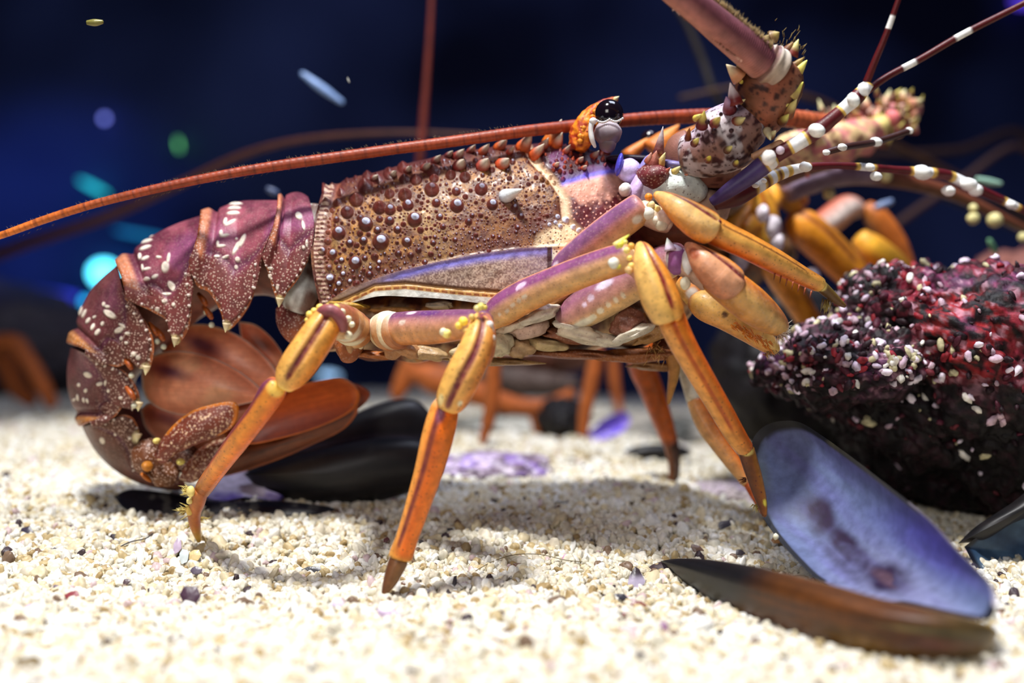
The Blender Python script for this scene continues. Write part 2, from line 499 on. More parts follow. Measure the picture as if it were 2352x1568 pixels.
def shell_patch(mb, top, bot, bow, wid, Dc, colf, dispf=None, auxf=None, na=90, nv=80, thmax=100, far=0.55, pw=1.0):
    """half pipe: top, bot = photo curves of the ridge and of the lower edge; bulges wid metres towards the lens and away from it"""
    a = np.linspace(0, 1, na)
    T = crom(np.asarray(top, float), na); B = crom(np.asarray(bot, float), na)
    v = np.concatenate([-np.linspace(1, 0, int(nv*far))[:-1], np.linspace(0, 1, nv)])
    A, V = np.meshgrid(a, v, indexing='ij')
    th = np.abs(V)*math.radians(thmax)
    s = (1-np.cos(th))/(1-math.cos(math.radians(thmax)))
    w = lerpk(wid, a)[:, 0][:, None] if not np.isscalar(wid) else wid
    dc = lerpk(Dc, a)[:, 0][:, None] if not np.isscalar(Dc) else Dc
    bx = lerpk(bow, a) if bow is not None else np.zeros((na, 2))
    X = T[:, 0][:, None]*(1-s)+B[:, 0][:, None]*s+bx[:, 0][:, None]*np.sin(s*np.pi)
    Y = T[:, 1][:, None]*(1-s)+B[:, 1][:, None]*s+bx[:, 1][:, None]*np.sin(s*np.pi)
    D = dc-np.sign(V)*w*np.abs(np.sin(th))**pw
    G = P(X, Y, D)
    nrm = grid_normals(G)
    mid = nrm[na//2, -nv//2]
    flip = mid[1] > 0
    if flip: nrm = -nrm
    if dispf is not None:
        G = G+nrm*dispf(X, Y, A, V)[..., None]*0.000185
    c = colf(X, Y, A, V)
    x = auxf(X, Y, A, V) if auxf is not None else (0, 0, 0)
    mb.grid(G, c, x, flip=not flip)
    return G, nrm, X, Y, A, V

# --- carapace
YB = [(700, 706), (740, 700), (800, 664), (900, 628), (1000, 603), (1100, 584), (1200, 571), (1265, 567), (1500, 560)]
YL = [(700, 708), (740, 704), (800, 680), (860, 652), (930, 647), (1050, 660), (1150, 668), (1290, 672), (1500, 670)]
XG = [(330, 1195), (375, 1222), (410, 1258), (450, 1285), (500, 1290), (540, 1325), (580, 1352), (650, 1370)]
YH = [(1200, 470), (1280, 425), (1340, 406), (1400, 394), (1500, 392)]

def z4(x, y): return 650+x/3.92, 300+y/3.92
BIG = []   # x, y, r, white tip
for x, y, r, w in ((1185, 800, 17, 1), (880, 1000, 19, 1), (745, 840, 17, 1), (500, 920, 16, .8), (650, 1185, 15, 1.2), (440, 1105, 12, 1.2),
                   (415, 1330, 12, 1.5), (1565, 675, 16, 1), (1885, 665, 13, 1), (965, 710, 13, .6), (1125, 670, 13, .8), (1785, 525, 15, .5),
                   (1340, 530, 17, .2), (1100, 580, 16, 0), (580, 735, 15, .2), (660, 620, 17, 0), (740, 500, 18, 0), (960, 810, 11, .6),
                   (850, 895, 9, .7), (1030, 890, 9, .7), (600, 1010, 9, .8), (725, 990, 10, .8), (1115, 1000, 12, .8), (1380, 650, 10, .5),
                   (870, 690, 16, 0), (350, 1080, 10, 1), (330, 1170, 7, 1), (410, 1225, 7, 1), (325, 1245, 7, 1.4), (320, 1345, 8, 1.4),
                   (540, 1290, 7, 1.4), (500, 1380, 8, 1.5), (525, 1165, 7, 1.2), (600, 1355, 6, 1.5), (865, 1185, 6, 1.3), (785, 1235, 5, 1.2),
                   (1560, 550, 10, .5), (1640, 420, 13, 0), (1510, 400, 12, 0), (1200, 440, 14, 0), (1360, 430, 11, 0), (1350, 360, 15, 0),
                   (480, 800, 8, .4), (700, 790, 9, .2), (870, 795, 8, .2), (400, 990, 8, .3), (1410, 775, 8, .8), (1670, 820, 8, .4),
                   (1040, 1105, 8, .3), (1220, 1075, 7, .2), (1150, 1120, 7, .2), (1460, 975, 6, .2), (1440, 865, 7, .3), (2140, 770, 8, .6),
                   (2085, 690, 8, .6), (2110, 870, 6, .6), (960, 390, 15, 0), (850, 430, 13, 0), (760, 410, 12, 0), (1080, 330, 13, 0), (960, 570, 12, 0)):
    X_, Y_ = z4(x, y); BIG.append((X_, Y_, r, w))
SMALL = []
for _ in range(5200):
    x = rng.uniform(728, 1290); y = rng.uniform(345, 700)
    yb = np.interp(x, *zip(*YB))
    top = np.interp(x, [745, 860, 1020, 1180, 1300], [425, 393, 352, 325, 330])
    if y > yb-4 or y < top+3: continue
    u = (y-top)/(yb-top)
    big = np.interp(x, [730, 900, 1080, 1290], [1.15, 1.0, 0.65, 0.5])*np.interp(u, [0, .35, 1], [1.5, 1.05, 0.8])
    r = rng.choice([2.4, 3.6, 5.2, 7.0], p=[.38, .30, .20, .12])*big*(1.0 if _ > 700 else 1.35)
    ok = all((x-a)**2+(y-b)**2 > (r+c)**2*1.05 for a, b, c, w in BIG) and all((x-a)**2+(y-b)**2 > ((r+c)*1.15)**2 for a, b, c, w in SMALL)
    if ok: SMALL.append((x, y, r, 0.5 if (rng.random() < 0.3 and x > 1000) or (u > .75 and rng.random() < .6) else 0.0))
TUB = BIG+SMALL
HEADT = []
for _ in range(700):
    x = rng.uniform(1300, 1450); y = rng.uniform(425, 600)
    if all((x-a)**2+(y-b)**2 > (2*c+4)**2 for a, b, c, w in HEADT):
        HEADT.append((x, y, rng.uniform(1.6, 3.0), 1.6))
for _ in range(260):
    x = rng.uniform(1235, 1350); y = rng.uniform(505, 600)
    if all((x-a)**2+(y-b)**2 > (2*c+3)**2 for a, b, c, w in HEADT):
        HEADT.append((x, y, rng.uniform(1.5, 3.0), -1))
for x, y, r in ((1281, 497, 6), (1300, 503, 9), (1276, 511, 5), (1287, 519, 6), (1317, 519, 7), (1330, 527, 6), (1262, 516, 5)):
    HEADT.append((x, y, r, 3))
for _ in range(150):
    x = rng.uniform(1240, 1440); y = rng.uniform(332, 420)
    if y < np.interp(x, *zip(*YH))-4 and len(HEADT) % 3 < 3 and all((x-a)**2+(y-b)**2 > ((r0+c)*1.1)**2 for a, b, c, w in HEADT for r0 in (5,)):
        HEADT.append((x, y, rng.uniform(3.0, 6.5), -2))

def carapace_fields(X, Y, A, V):
    hgt = np.zeros_like(X); dark = np.zeros_like(X); white = np.zeros_like(X); spk = np.zeros_like(X); dot = np.zeros_like(X); oran = np.zeros_like(X)
    for x, y, r, w in TUB+HEADT:
        far = 1.0
        m = (np.abs(X-x) < 2.2*r) & (np.abs(Y-y) < 2.2*r)
        if not m.any(): continue
        dx = X[m]-x; dy = Y[m]-y
        # tubercles point forward and up: the peak sits off centre
        px = r*0.18; py = -r*0.22
        d = np.sqrt(dx*dx+dy*dy)/r
        dp = np.sqrt((dx-px)**2+(dy-py)**2)/r
        bump = np.clip(1-d*d, 0, 1)**0.8*(0.75+0.5*np.exp(-dp*dp*7))
        if w in (1.6,):
            spk[m] = np.maximum(spk[m], 1-sstep(.6, 1.1, d)); hgt[m] += bump*r*0.5
        elif w == -1:
            dot[m] = np.maximum(dot[m], 1-sstep(.5, 1.0, d))
        elif w == -2:
            oran[m] = np.maximum(oran[m], 1-sstep(.4, 1.1, d)); hgt[m] += bump*r*1.3
        elif w == 3:
            white[m] = np.maximum(white[m], 1-sstep(.6, 1.1, d)); hgt[m] += bump*r*0.9
        else:
            hgt[m] = np.maximum(hgt[m], bump*r*0.78)
            dark[m] = np.maximum(dark[m], 1-sstep(.80, 1.30, d))
            if w > 0: white[m] = np.maximum(white[m], (1-sstep(.22+.16*w, .36+.22*w, dp))*min(w, 1))
    return hgt, dark, white, spk, dot, oran

_cf = {}
def carapace_disp(X, Y, A, V):
    h, dk, wh, sp, dt, orr = carapace_fields(X, Y, A, V)
    _cf['f'] = (dk, wh, sp, dt, orr)
    yb = np.interp(X, *zip(*YB)); yl = np.interp(X, *zip(*YL)); xg = np.interp(Y, *zip(*XG))
    main = X < xg
    # groove behind the head, ridge lines low on the flank, rounded rear rim
    h = h-9*np.exp(-((X-xg-10)/13)**2)*(Y < 590)
    h = h+3.0*np.exp(-((Y-yb)/5)**2)*main*(V > 0)
    h = h-4.0*np.exp(-((Y-yl-3)/4)**2)*main*(V > 0)
    h = h-5*np.exp(-((A-0.045)/0.012)**2)
    h = h+(fbm(p2(X, Y), 0.05, 2, 5)-.5)*3
    return h

def carapace_col(X, Y, A, V):
    dk, wh, sp, dt, orr = _cf['f']
    yb = np.interp(X, *zip(*YB)); yl = np.interp(X, *zip(*YL)); xg = np.interp(Y, *zip(*XG)); yh = np.interp(X, *zip(*YH))
    q = p2(X, Y)
    n1 = fbm(q, 0.016, 3, 11); n2 = fbm(q, 0.09, 2, 12); n3 = vnoise(q, 0.33, 13)
    tan = mixc(lin((172, 118, 54)), lin((112, 68, 38)), sstep(.35, .65, n2))
    tan = mixc(tan, lin((216, 178, 112)), sstep(.50, .70, n1)*.8*sstep(700, 800, X)*(1-sstep(950, 1100, X)))
    brown = lin((94, 42, 32))
    top = np.interp(X, [745, 860, 1020, 1180, 1300], [425, 393, 352, 325, 330])
    u = np.clip((Y-top)/(yb-top+1), 0, 1)
    b = np.clip(sstep(.30, .0, u)*.75+sstep(.72, 1.0, u)*.8*sstep(1050, 850, X)+sstep(980, 1230, X)*sstep(.35, .7, u)*.72+sstep(770, 725, X)*.75, 0, 1)
    b = np.clip(b+.16+(n1-.5)*1.4, 0, 1)
    c = mixc(tan, brown, b*0.88)
    c = mixc(c, lin((76, 28, 34)), sstep(.30, .0, u)*.75)
    c = mixc(c, lin((74, 30, 24)), sstep(.60, .74, n3)*.6)
    # dark rims round the tubercles, brown tubercles, pale tips
    c = mixc(c, lin((84, 32, 26)), dk*0.95)
    c = mixc(c, lin((104, 38, 28)), dk*(n1 > .5)*.5)
    # granular grey panel
    low = sstep(-3, 3, Y-yb)
    panel = mixc(lin((186, 160, 140)), lin((126, 96, 82)), sstep(.42, .62, n3)*.8)
    panel = mixc(panel, lin((128, 122, 214)), np.exp(-((Y-yb-9)/10)**2)*.95*sstep(760, 940, X))
    panel = mixc(panel, lin((206, 190, 180)), np.exp(-((Y-yb-9)/9)**2)*.8*(1-sstep(760, 940, X)))
    panel = mixc(panel, lin((150, 126, 160)), sstep(1120, 1260, X)*.35)
    c = mixc(c, panel, low)
    c = mixc(c, lin((70, 34, 40)), low*(1-sstep(3, 8, np.abs(X-1262)))*(Y < yl))
    c = mixc(c, lin((90, 56, 30)), np.exp(-((Y-yl)/3.5)**2)*.9)
    tanl = sstep(1, 4, Y-yl)
    c = mixc(c, lin((206, 156, 84)), tanl)
    dash = np.exp(-((Y-yl-13)/3.0)**2)*(np.sin(X*0.34) > -.55)
    c = mixc(c, lin((150, 70, 34)), dash*.9)
    c = mixc(c, lin((236, 238, 228)), sstep(15, 19, Y-yl))
    # in front of the groove
    headm = sstep(-2, 4, X-xg)
    hd = mixc(lin((70, 22, 32)), lin((104, 50, 96)), sstep(.52, .70, fbm(q, .025, 2, 17))*.7)
    hd = mixc(hd, mixc(lin((110, 40, 36)), lin((176, 70, 34)), vnoise(q, .05, 77) > .55), orr*.85)
    peach = mixc(lin((228, 164, 140)), lin((92, 26, 34)), sstep(-6, 26, Y-np.interp(X, [1280, 1340, 1400, 1440, 1500], [436, 450, 446, 425, 420])+(n2-.5)*40))
    peach = mixc(peach, lin((236, 170, 150)), sp)
    hd = mixc(hd, peach, sstep(-3, 3, Y-yh))
    hd = mixc(hd, lin((112, 100, 222)), np.exp(-((Y-yh)/6.5)**2)*.95*sstep(1268, 1300, X))
    hd = mixc(hd, lin((70, 50, 120)), np.exp(-((Y-yh+12)/7)**2)*.35)
    hd = mixc(hd, lin((234, 200, 164)), 1-sstep(14, 30, X-xg))
    # pale cream corner below the groove
    cr = sstep(-14, 10, Y-np.interp(X, [1180, 1230, 1300, 1350, 1400], [700, 548, 505, 540, 590]))*sstep(1215, 1245, X)
    cr = cr*(1-np.clip(low*(X < 1268), 0, 1))
    crem = mixc(lin((234, 206, 164)), lin((226, 222, 204)), sstep(560, 590, Y))
    crem = mixc(crem, lin((96, 44, 34)), dt*.95)
    c = mixc(c, hd, headm*(1-cr))
    c = mixc(c, crem, cr)
    c = mixc(c, lin((206, 214, 240)), wh*.95)
    # rear rim with pale bristles
    rim = 1-sstep(.028, .036, A)
    br = (np.sin(Y*0.62) > 0)*1.0
    c = mixc(c, mixc(lin((112, 66, 56)), lin((206, 176, 152)), br*.8), rim*(A > 0.008))
    c = mixc(c, lin((150, 84, 60)), np.exp(-((A-.045)/.008)**2)*.6*(Y < 620))
    return c

BODY = MB()
CAR_T = [(745, 428), (800, 410), (860, 396), (940, 374), (1020, 356), (1090, 343), (1180, 332), (1260, 330), (1340, 340), (1420, 362), (1490, 392)]
CAR_B = [(735, 700), (800, 696), (870, 680), (950, 682), (1040, 688), (1120, 698), (1200, 700), (1280, 690), (1350, 670), (1420, 640), (1500, 590)]
shell_patch(BODY, CAR_T, CAR_B, [(0, -26, 0), (.08, -16, 0), (.3, 0, 0), (1, 18, 0)],
            [(0, .029), (.3, .032), (.7, .031), (.85, .027), (1, .012)], [(0, .482), (1, .475)],
            carapace_col, carapace_disp, lambda X, Y, A, V: np.stack([np.zeros_like(X), 0.35*(Y < np.interp(X, *zip(*YB))-5)*(X < 1290)+0.0*X, 0*X], -1),
            na=980, nv=420, far=.35)
print('carapace', BODY.n)

def surf(X, Y):
    """depth of the near flank of the carapace at a photo point"""
    a = np.clip((X-735)/(1490-735), 0, 1)
    top = np.interp(X, *zip(*CAR_T)); bot = np.interp(X, *zip(*CAR_B))
    s = np.clip((Y-top)/(bot-top), 0.0, 1)*(1-math.cos(math.radians(100)))
    th = np.arccos(1-s)
    w = np.interp(a, [0, .3, .7, .85, 1], [.029, .032, .031, .027, .012])
    return .482-a*.007-w*np.sin(th)

def spine(mb, x, y, x2, y2, r, c0, c1, dD=-0.004, D=None, bend=0.0):
    D0 = D if D is not None else float(surf(x, y))
    b = P(x, y, D0+0.001); t = P(x2, y2, D0+dD)
    mb.cone(b, t, r*D0/FP, lin(c0), lin(c1), bend=np.array([-.0, 0, 1])*bend*D0/FP, m=10, n=7)

OR = (206, 84, 30); DR = (120, 40, 34); TIP = (206, 190, 170)
# forward-leaning red and orange spines on the back
for x, y, dx, dy, r, c in ((1055, 384, 10, -18, 17, (150, 44, 38)), (1109, 384, 12, -20, 18, (176, 70, 56)), (1153, 380, 16, -16, 17, (206, 80, 40)),
                           (1050, 362, 16, -20, 13, (150, 50, 44)), (1030, 360, 10, -14, 10, (120, 44, 44)), (1108, 352, 16, -22, 12, (190, 80, 44)), (1145, 342, 20, -24, 14, (214, 96, 36)),
                           (1200, 342, 22, -36, 18, (214, 92, 34)), (1226, 358, 24, -28, 15, (214, 88, 34)), (1246, 340, 14, -24, 12, (200, 90, 50)),
                           (1262, 332, 28, -58, 20, (232, 122, 34)), (1276, 338, 16, -34, 15, (226, 100, 30)), (1235, 352, 14, -20, 12, (216, 90, 30)),
                           (976, 388, 12, -14, 12, DR), (900, 404, 10, -12, 11, DR), (858, 412, 10, -10, 10, DR), (1000, 372, 12, -16, 11, DR), (935, 394, 10, -14, 10, DR),
                           (1080, 350, 12, -18, 10, (150, 56, 48)), (1170, 352, 10, -16, 9, (176, 60, 40)), (1298, 352, 12, -20, 9, (196, 70, 36)),
                           (1275, 382, 10, -10, 8, (190, 70, 36)), (1330, 372, 10, -12, 9, (190, 64, 32)), (1340, 388, 8, -8, 8, (196, 76, 36)), (1388, 350, 26, -26, 14, (170, 54, 30)),
                           (1362, 362, 14, -16, 10, (180, 60, 34)), (1310, 344, 14, -18, 10, (170, 70, 60))):
    spine(BODY, x, y, x+dx, y+dy, r, c, TIP, dD=-.006)
spine(BODY, 1160, 452, 1200, 434, 17, (226, 232, 236), (240, 240, 236), dD=-.010)
# the large orange horn beside the eye, rising in lobes
def horncol(T, A):
    n = fbm(np.stack([T*9, np.cos(A)*2, np.sin(A)*2], -1), 1.6, 3, 15)
    return mixc(mixc(lin((240, 140, 34)), lin((176, 56, 20)), sstep(.42, .6, n)), lin((120, 36, 22)), sstep(.55, .85, T)*.6)
BODY.tube([(1322, 345, .464, 20), (1334, 322, .464, 28), (1344, 296, .463, 29), (1356, 272, .463, 24), (1380, 247, .463, 15), (1408, 232, .463, 9), (1420, 224, .463, 4)], horncol, n=60, m=36,
          disp=lambda T, A: .22*(fbm(np.stack([T*7, np.cos(A)*1.6, np.sin(A)*1.6], -1), 1.7, 2, 19)-.5)*2)
for _ in range(40):
    t = rng.random(); x = 1335+t*45+rng.normal(0, 7); y = 318-t*78+rng.normal(0, 7)
    BODY.ball(P(x, y, .4595-rng.random()*.001), rng.uniform(3, 7.5)*.46/FP, lin((240, 150, 40)) if rng.random() < .6 else lin((176, 52, 20)), m=8, n=6)
spine(BODY, 1408, 232, 1422, 221, 8, (216, 170, 90), (230, 226, 180), dD=-.001, D=.462)

# --- abdomen, six overlapping rings curling down
def zt(x, y): return 150+x/3.92, 400+y/3.92
SEG = [
 dict(t=[(708, 452), (690, 448), (665, 449), (640, 455)], b=[(707, 600), (684, 642), (660, 672), (642, 700), (628, 668), (616, 628), (603, 592)], bow=(14, -4)),
 dict(t=[(642, 460), (600, 465), (550, 469), (500, 480), (462, 491)], b=[(596, 592), (590, 640), (578, 690), (548, 738), (520, 758), (506, 715), (480, 672), (452, 656), (437, 600)], bow=(6, 0)),
 dict(t=[(464, 494), (400, 523), (340, 554), (300, 579), (267, 606)], b=[(434, 612), (440, 660), (440, 715), (430, 762), (404, 792), (388, 742), (350, 716), (318, 700), (292, 682)], bow=(4, 2)),
 dict(t=[(268, 609), (225, 656), (191, 711), (169, 760), (161, 790)], b=[(287, 686), (315, 712), (342, 752), (354, 800), (338, 856), (312, 824), (272, 842), (236, 832), (208, 814)], bow=(0, 0)),
 dict(t=[(162, 798), (160, 850), (163, 900), (174, 948), (190, 977)], b=[(212, 818), (262, 838), (296, 862), (318, 900), (320, 938), (292, 926), (262, 958), (238, 968), (216, 972)], bow=(0, 0)),
 dict(t=[(191, 981), (224, 1034), (279, 1082), (340, 1113), (395, 1126), (432, 1124)], b=[(218, 972), (262, 954), (300, 956), (319, 985), (316, 1012), (306, 1040), (318, 1075), (352, 1092), (420, 1096)], bow=(0, 0)),
]
TICKS = {1: [(543, 474, 17, 3.5, 0), (540, 483, 17, 4, 0), (537, 494, 17, 4.5, 0), (518, 511, 5, 9, 20), (530, 515, 16, 4.5, -25), (508, 537, 5, 8, 0), (516, 543, 12, 4, -5), (500, 560, 4, 7, 0), (508, 566, 12, 4, 0),
             (498, 588, 8, 4, 0), (518, 590, 9, 3.5, -10), (545, 572, 7, 20, 35), (560, 556, 6, 18, 25), (548, 598, 7, 6, 0), (543, 614, 5, 5, 0), (545, 552, 5, 3, 0)],
         2: [(344, 548, 13, 3.5, -15), (340, 558, 15, 4, -15), (336, 572, 16, 4.5, -15), (322, 590, 5, 8, 10), (335, 595, 11, 4, -20), (327, 615, 4, 8, 0), (338, 619, 10, 3.5, -10), (336, 640, 10, 4, 10), (357, 637, 9, 4.5, -20),
             (368, 594, 8, 3.5, 0), (384, 616, 10, 14, 10), (392, 596, 4, 14, 10), (396, 658, 8, 12, -20), (384, 675, 13, 4, 0), (380, 692, 8, 5, 0), (402, 700, 5, 5, 0), (362, 710, 6, 6, 0)],
         3: [(190, 716, 3.5, 12, 20), (198, 722, 3.5, 12, 30), (206, 738, 9, 4, -50), (222, 730, 6, 3, -40), (216, 752, 9, 4, -60), (226, 764, 9, 5, -50), (258, 722, 17, 8, 30), (245, 700, 4, 6, 0), (240, 745, 7, 4, -60), (253, 705, 6, 4, 0),
             (284, 748, 10, 4, 30), (277, 757, 13, 6, -35), (297, 765, 7, 4, 0), (281, 777, 6, 5, 0), (294, 787, 5, 4, 0), (310, 812, 7, 6, 0), (320, 820, 6, 6, 20)],
         4: [(207, 858, 11, 7, 30), (184, 912, 3, 9, 0), (175, 917, 3, 5, 60), (197, 918, 3, 7, 0), (205, 920, 3, 7, 0), (232, 880, 6, 5, 0), (245, 878, 4, 9, 20), (188, 882, 4, 5, 0), (203, 895, 4, 6, 20), (252, 896, 5, 5, 0), (280, 912, 5, 4, 0)],
         5: [(238, 1008, 9, 6, 60), (266, 996, 4, 4, 0), (300, 1004, 4, 4, 0), (360, 1013, 8, 6, 0)],
         0: [(690, 500, 8, 10, -30), (700, 520, 4, 12, -10), (707, 560, 3, 10, 0), (700, 570, 4, 5, 0), (622, 616, 6, 4, 0), (620, 634, 6, 6, 0), (640, 660, 4, 8, 0)]}

for k, sg in enumerate(SEG):
    tk = TICKS.get(k, [])
    beads = []
    Bc = crom(np.asarray(sg['b'], float), 60)
    tipi = int(np.argmin(np.hypot(Bc[:, 0]-sg['b'][min(4, len(sg['b'])-1) if k else 3][0], Bc[:, 1]-sg['b'][min(4, len(sg['b'])-1) if k else 3][1])))
    Tm = np.mean(np.asarray(sg['t'], float), 0)
    for j in range(4, 56, 4):
        b = Bc[j]; d = Tm-b; d = d/np.linalg.norm(d)
        beads.append((b[0]+d[0]*9, b[1]+d[1]*9, 3.4 if j < 34 else 2.4))
    def fields(X, Y, A, V, tk=tk, beads=beads):
        w = np.zeros_like(X)
        for (x, y, rx, ry, an) in tk:
            w = np.maximum(w, ellipse_mask(X, Y, x, y, rx, ry, an))
        bd = np.zeros_like(X)
        for x, y, r in beads:
            bd = np.maximum(bd, ellipse_mask(X, Y, x, y, r, r))
        return w, bd
    st = {}
    def disp(X, Y, A, V, fields=fields, st=st, k=k):
        w, bd = fields(X, Y, A, V)
        st['w'] = w; st['bd'] = bd
        h = w*2.5+bd*3
        if k < 5: h = h+9*sstep(.82, .90, A)*(1-sstep(.985, 1.0, A)*.5)*(np.abs(V) < .97)-7*np.exp(-((A-.80)/.03)**2)*(np.abs(V) < .8)
        h = h+7*np.sin(np.pi*np.clip(A/.82, 0, 1))*(np.abs(V) < .95)
        # furrow that sets the side lobe off from the back
        h = h-6*np.exp(-((np.abs(V)-.66)/.035)**2)*np.sin(np.pi*A)
        return h
    def col(X, Y, A, V, st=st, k=k):
        q = p2(X, Y); n1 = fbm(q, .02, 3, 31+k); n2 = fbm(q, .12, 2, 41)
        av = np.abs(V)
        base = mixc(lin((98, 38, 56)), lin((146, 72, 86)), sstep(.3, .7, n1))
        base = mixc(base, lin((150, 84, 130)), sstep(.45, .62, fbm(q, .012, 2, 51))*.55*sstep(.25, .5, av)*(1-sstep(.6, .75, av)))
        base = mixc(base, lin((112, 54, 46)), sstep(.6, .8, av)*.85)
        if k >= 3: base = mixc(base, lin((92, 52, 42)), .6)
        if k == 5: base = mixc(base, lin((88, 50, 28)), .75)
        base = mixc(base, lin((84, 40, 66)), sstep(.62, .66, av)*(1-sstep(.66, .74, av))*.6)
        if k < 5: 
            rg = sstep(.83, .88, A)*(1-sstep(.74, .80, av))
            base = mixc(base, lin((196, 122, 84)) if k < 3 else lin((190, 124, 62)), rg*.9)
            base = mixc(base, lin((150, 76, 30)), sstep(.955, .975, A)*(1-sstep(.74, .80, av)))
        edge = sstep(.955, .985, av)
        base = mixc(base, lin((176, 96, 44)), edge*.8)
        base = mixc(base, lin((238, 226, 208)), st['w']*.95)
        base = mixc(base, lin((240, 226, 214)), st['bd']*.95)
        # pale pointed tip
        tip = ellipse_mask(X, Y, Bc[tipi][0], Bc[tipi][1]-8, 13, 17, 0, .5)
        base = mixc(base, lin((240, 226, 170)), tip)
        return base
    def aux(X, Y, A, V, k=k):
        av = np.abs(V)
        s = np.clip(sstep(.55, .8, av)*.75+.14, 0, 1)
        if k < 5: s = np.maximum(s, sstep(.83, .88, A)*.6*(av < .78))
        return np.stack([s, 0*s, 0*s], -1)
    dcs = [.482, .485, .489, .494, .500, .505, .508]
    wd_ = [.027, .0275, .0275, .027, .026, .024, .016]
    shell_patch(BODY, sg['t'], sg['b'], [(0, *sg['bow']), (1, sg['bow'][0]*.3, 0)], [(0, wd_[k]), (1, wd_[k+1])], [(0, dcs[k]), (1, dcs[k+1])],
                col, disp, aux, na=190, nv=210, thmax=104, far=.3)
    tp = Bc[tipi]
    Dt = dcs[k]-wd_[k]*.97
    BODY.cone(P(tp[0]+1, tp[1]-16, Dt), P(tp[0]-2, tp[1]+6, Dt), 9*Dt/FP, lin((236, 214, 170)), lin((246, 238, 190)), m=10)

# inner flesh of the abdomen and belly, all under the shell
def flesh(T, A):
    q = np.stack([T*20, np.cos(A)*2, np.sin(A)*2], -1)
    n = fbm(q, 1.0, 3, 61)
    return mixc(lin((96, 50, 44)), lin((150, 98, 82)), n)
BODY.tube([(760, 620, .485, 105), (690, 600, .487, 100), (610, 590, .49, 88), (520, 600, .492, 92), (430, 640, .495, 92), (350, 700, .498, 92), (280, 770, .501, 92), (240, 850, .503, 74), (245, 930, .506, 66), (290, 1010, .508, 66), (360, 1062, .51, 45)],
          flesh, n=110, m=40)
# white arthrodial membrane between carapace and first ring
BODY.tube([(728, 470, .478, 20), (716, 540, .474, 26), (704, 620, .470, 34), (690, 676, .467, 40), (676, 716, .468, 30)], lambda T, A: mixc(lin((214, 216, 212)), lin((120, 90, 80)), sstep(.35, .65, fbm(np.stack([T*7, np.cos(A)*2, np.sin(A)*2], -1), 1.3, 2, 9))), n=50, m=24)
BODY.tube([(652, 700, .474, 20), (668, 735, .471, 34), (690, 758, .470, 38), (712, 770, .470, 26)], lambda T, A: mixc(lin((110, 50, 44)), lin((176, 96, 50)), sstep(.4, 1, T)), aux=(.8, 0, 0), n=30, m=24)
# belly plates
def belly(T, A):
    q = np.stack([T*26, np.cos(A)*2, np.sin(A)*2.5], -1)
    n = fbm(q, 1.2, 3, 71)
    c = mixc(lin((104, 56, 40)), lin((206, 170, 128)), sstep(.4, .62, n))
    return mixc(c, lin((226, 146, 60)), (sstep(.6, .75, vnoise(q, 2.1, 5))*.6))
BODY.tube([(700, 740, .478, 50), (780, 742, .476, 70), (900, 745, .474, 82), (1040, 748, .474, 82), (1180, 742, .474, 78), (1300, 728, .474, 84), (1420, 705, .474, 98), (1520, 660, .472, 96), (1600, 620, .472, 62), (1640, 600, .472, 30)],
          belly, n=130, m=44, disp=lambda T, A: .06*np.sin(T*52)+.05*np.sin(T*31+A*3))
# leg sockets and the pale overlapping plates between the legs
for x, y, D, rx, ry, an, c in ((800, 788, .448, 34, 50, -8, (170, 96, 50)), (820, 765, .444, 14, 44, -12, (232, 214, 176)), (800, 770, .440, 12, 46, -10, (206, 160, 110)), (845, 760, .452, 26, 34, 0, (150, 90, 60)),
                               (905, 775, .446, 36, 52, 20, (196, 140, 90)), (930, 800, .448, 44, 26, 20, (206, 150, 100)), (985, 812, .450, 50, 22, 8, (206, 170, 120)), (1010, 700, .455, 34, 12, 0, (190, 176, 150)),
                               (1075, 810, .450, 40, 24, 0, (216, 196, 150)), (1150, 790, .446, 30, 40, 0, (230, 216, 180)), (1180, 745, .444, 40, 22, -20, (232, 214, 190)), (1215, 755, .445, 46, 26, -10, (214, 180, 160)),
                               (1240, 722, .440, 50, 20, -22, (232, 220, 200)), (1195, 800, .450, 34, 26, 0, (196, 160, 116)), (1250, 790, .452, 50, 18, 8, (206, 180, 130)), (1260, 700, .445, 60, 24, -30, (216, 160, 100)),
                               (1310, 750, .442, 40, 18, 12, (236, 226, 206)), (1345, 770, .442, 64, 24, 12, (222, 206, 180)), (1390, 780, .442, 40, 20, 8, (226, 214, 190)), (1300, 772, .45, 60, 20, 10, (150, 90, 60)),
                               (1440, 745, .438, 40, 40, -20, (140, 88, 70)), (1455, 765, .436, 50, 17, -22, (230, 222, 200)), (1500, 765, .45, 50, 24, -20, (190, 140, 80)), (1480, 690, .446, 60, 30, 0, (120, 80, 60)),
                               (860, 815, .452, 50, 12, 4, (190, 110, 50)), (1130, 830, .452, 110, 12, 2, (176, 140, 90)), (1300, 812, .458, 130, 14, 3, (150, 84, 44)), (1460, 815, .46, 100, 20, -2, (170, 100, 50)), (1340, 630, .45, 60, 40, -30, (190, 150, 120)),
                               (1540, 800, .47, 50, 26, 10, (150, 90, 60)), (1500, 840, .475, 60, 14, 4, (160, 110, 60)), (1170, 700, .452, 60, 16, -10, (130, 84, 60)), (900, 712, .456, 60, 10, 0, (196, 140, 76)), (800, 700, .452, 50, 10, 6, (206, 160, 60))):
    cx = math.cos(math.radians(an)); sx = math.sin(math.radians(an))
    BODY.ball(P(x, y, D+.003), (rx*.95*D/FP, 0.005, ry*.8*D/FP), np.array(lin(c))*.8, axes=[(cx, 0, -sx), (0, 1, 0), (sx, 0, cx)], m=30, n=20, noise=.3, seed=int(x), aux=(.2, .3, 0))
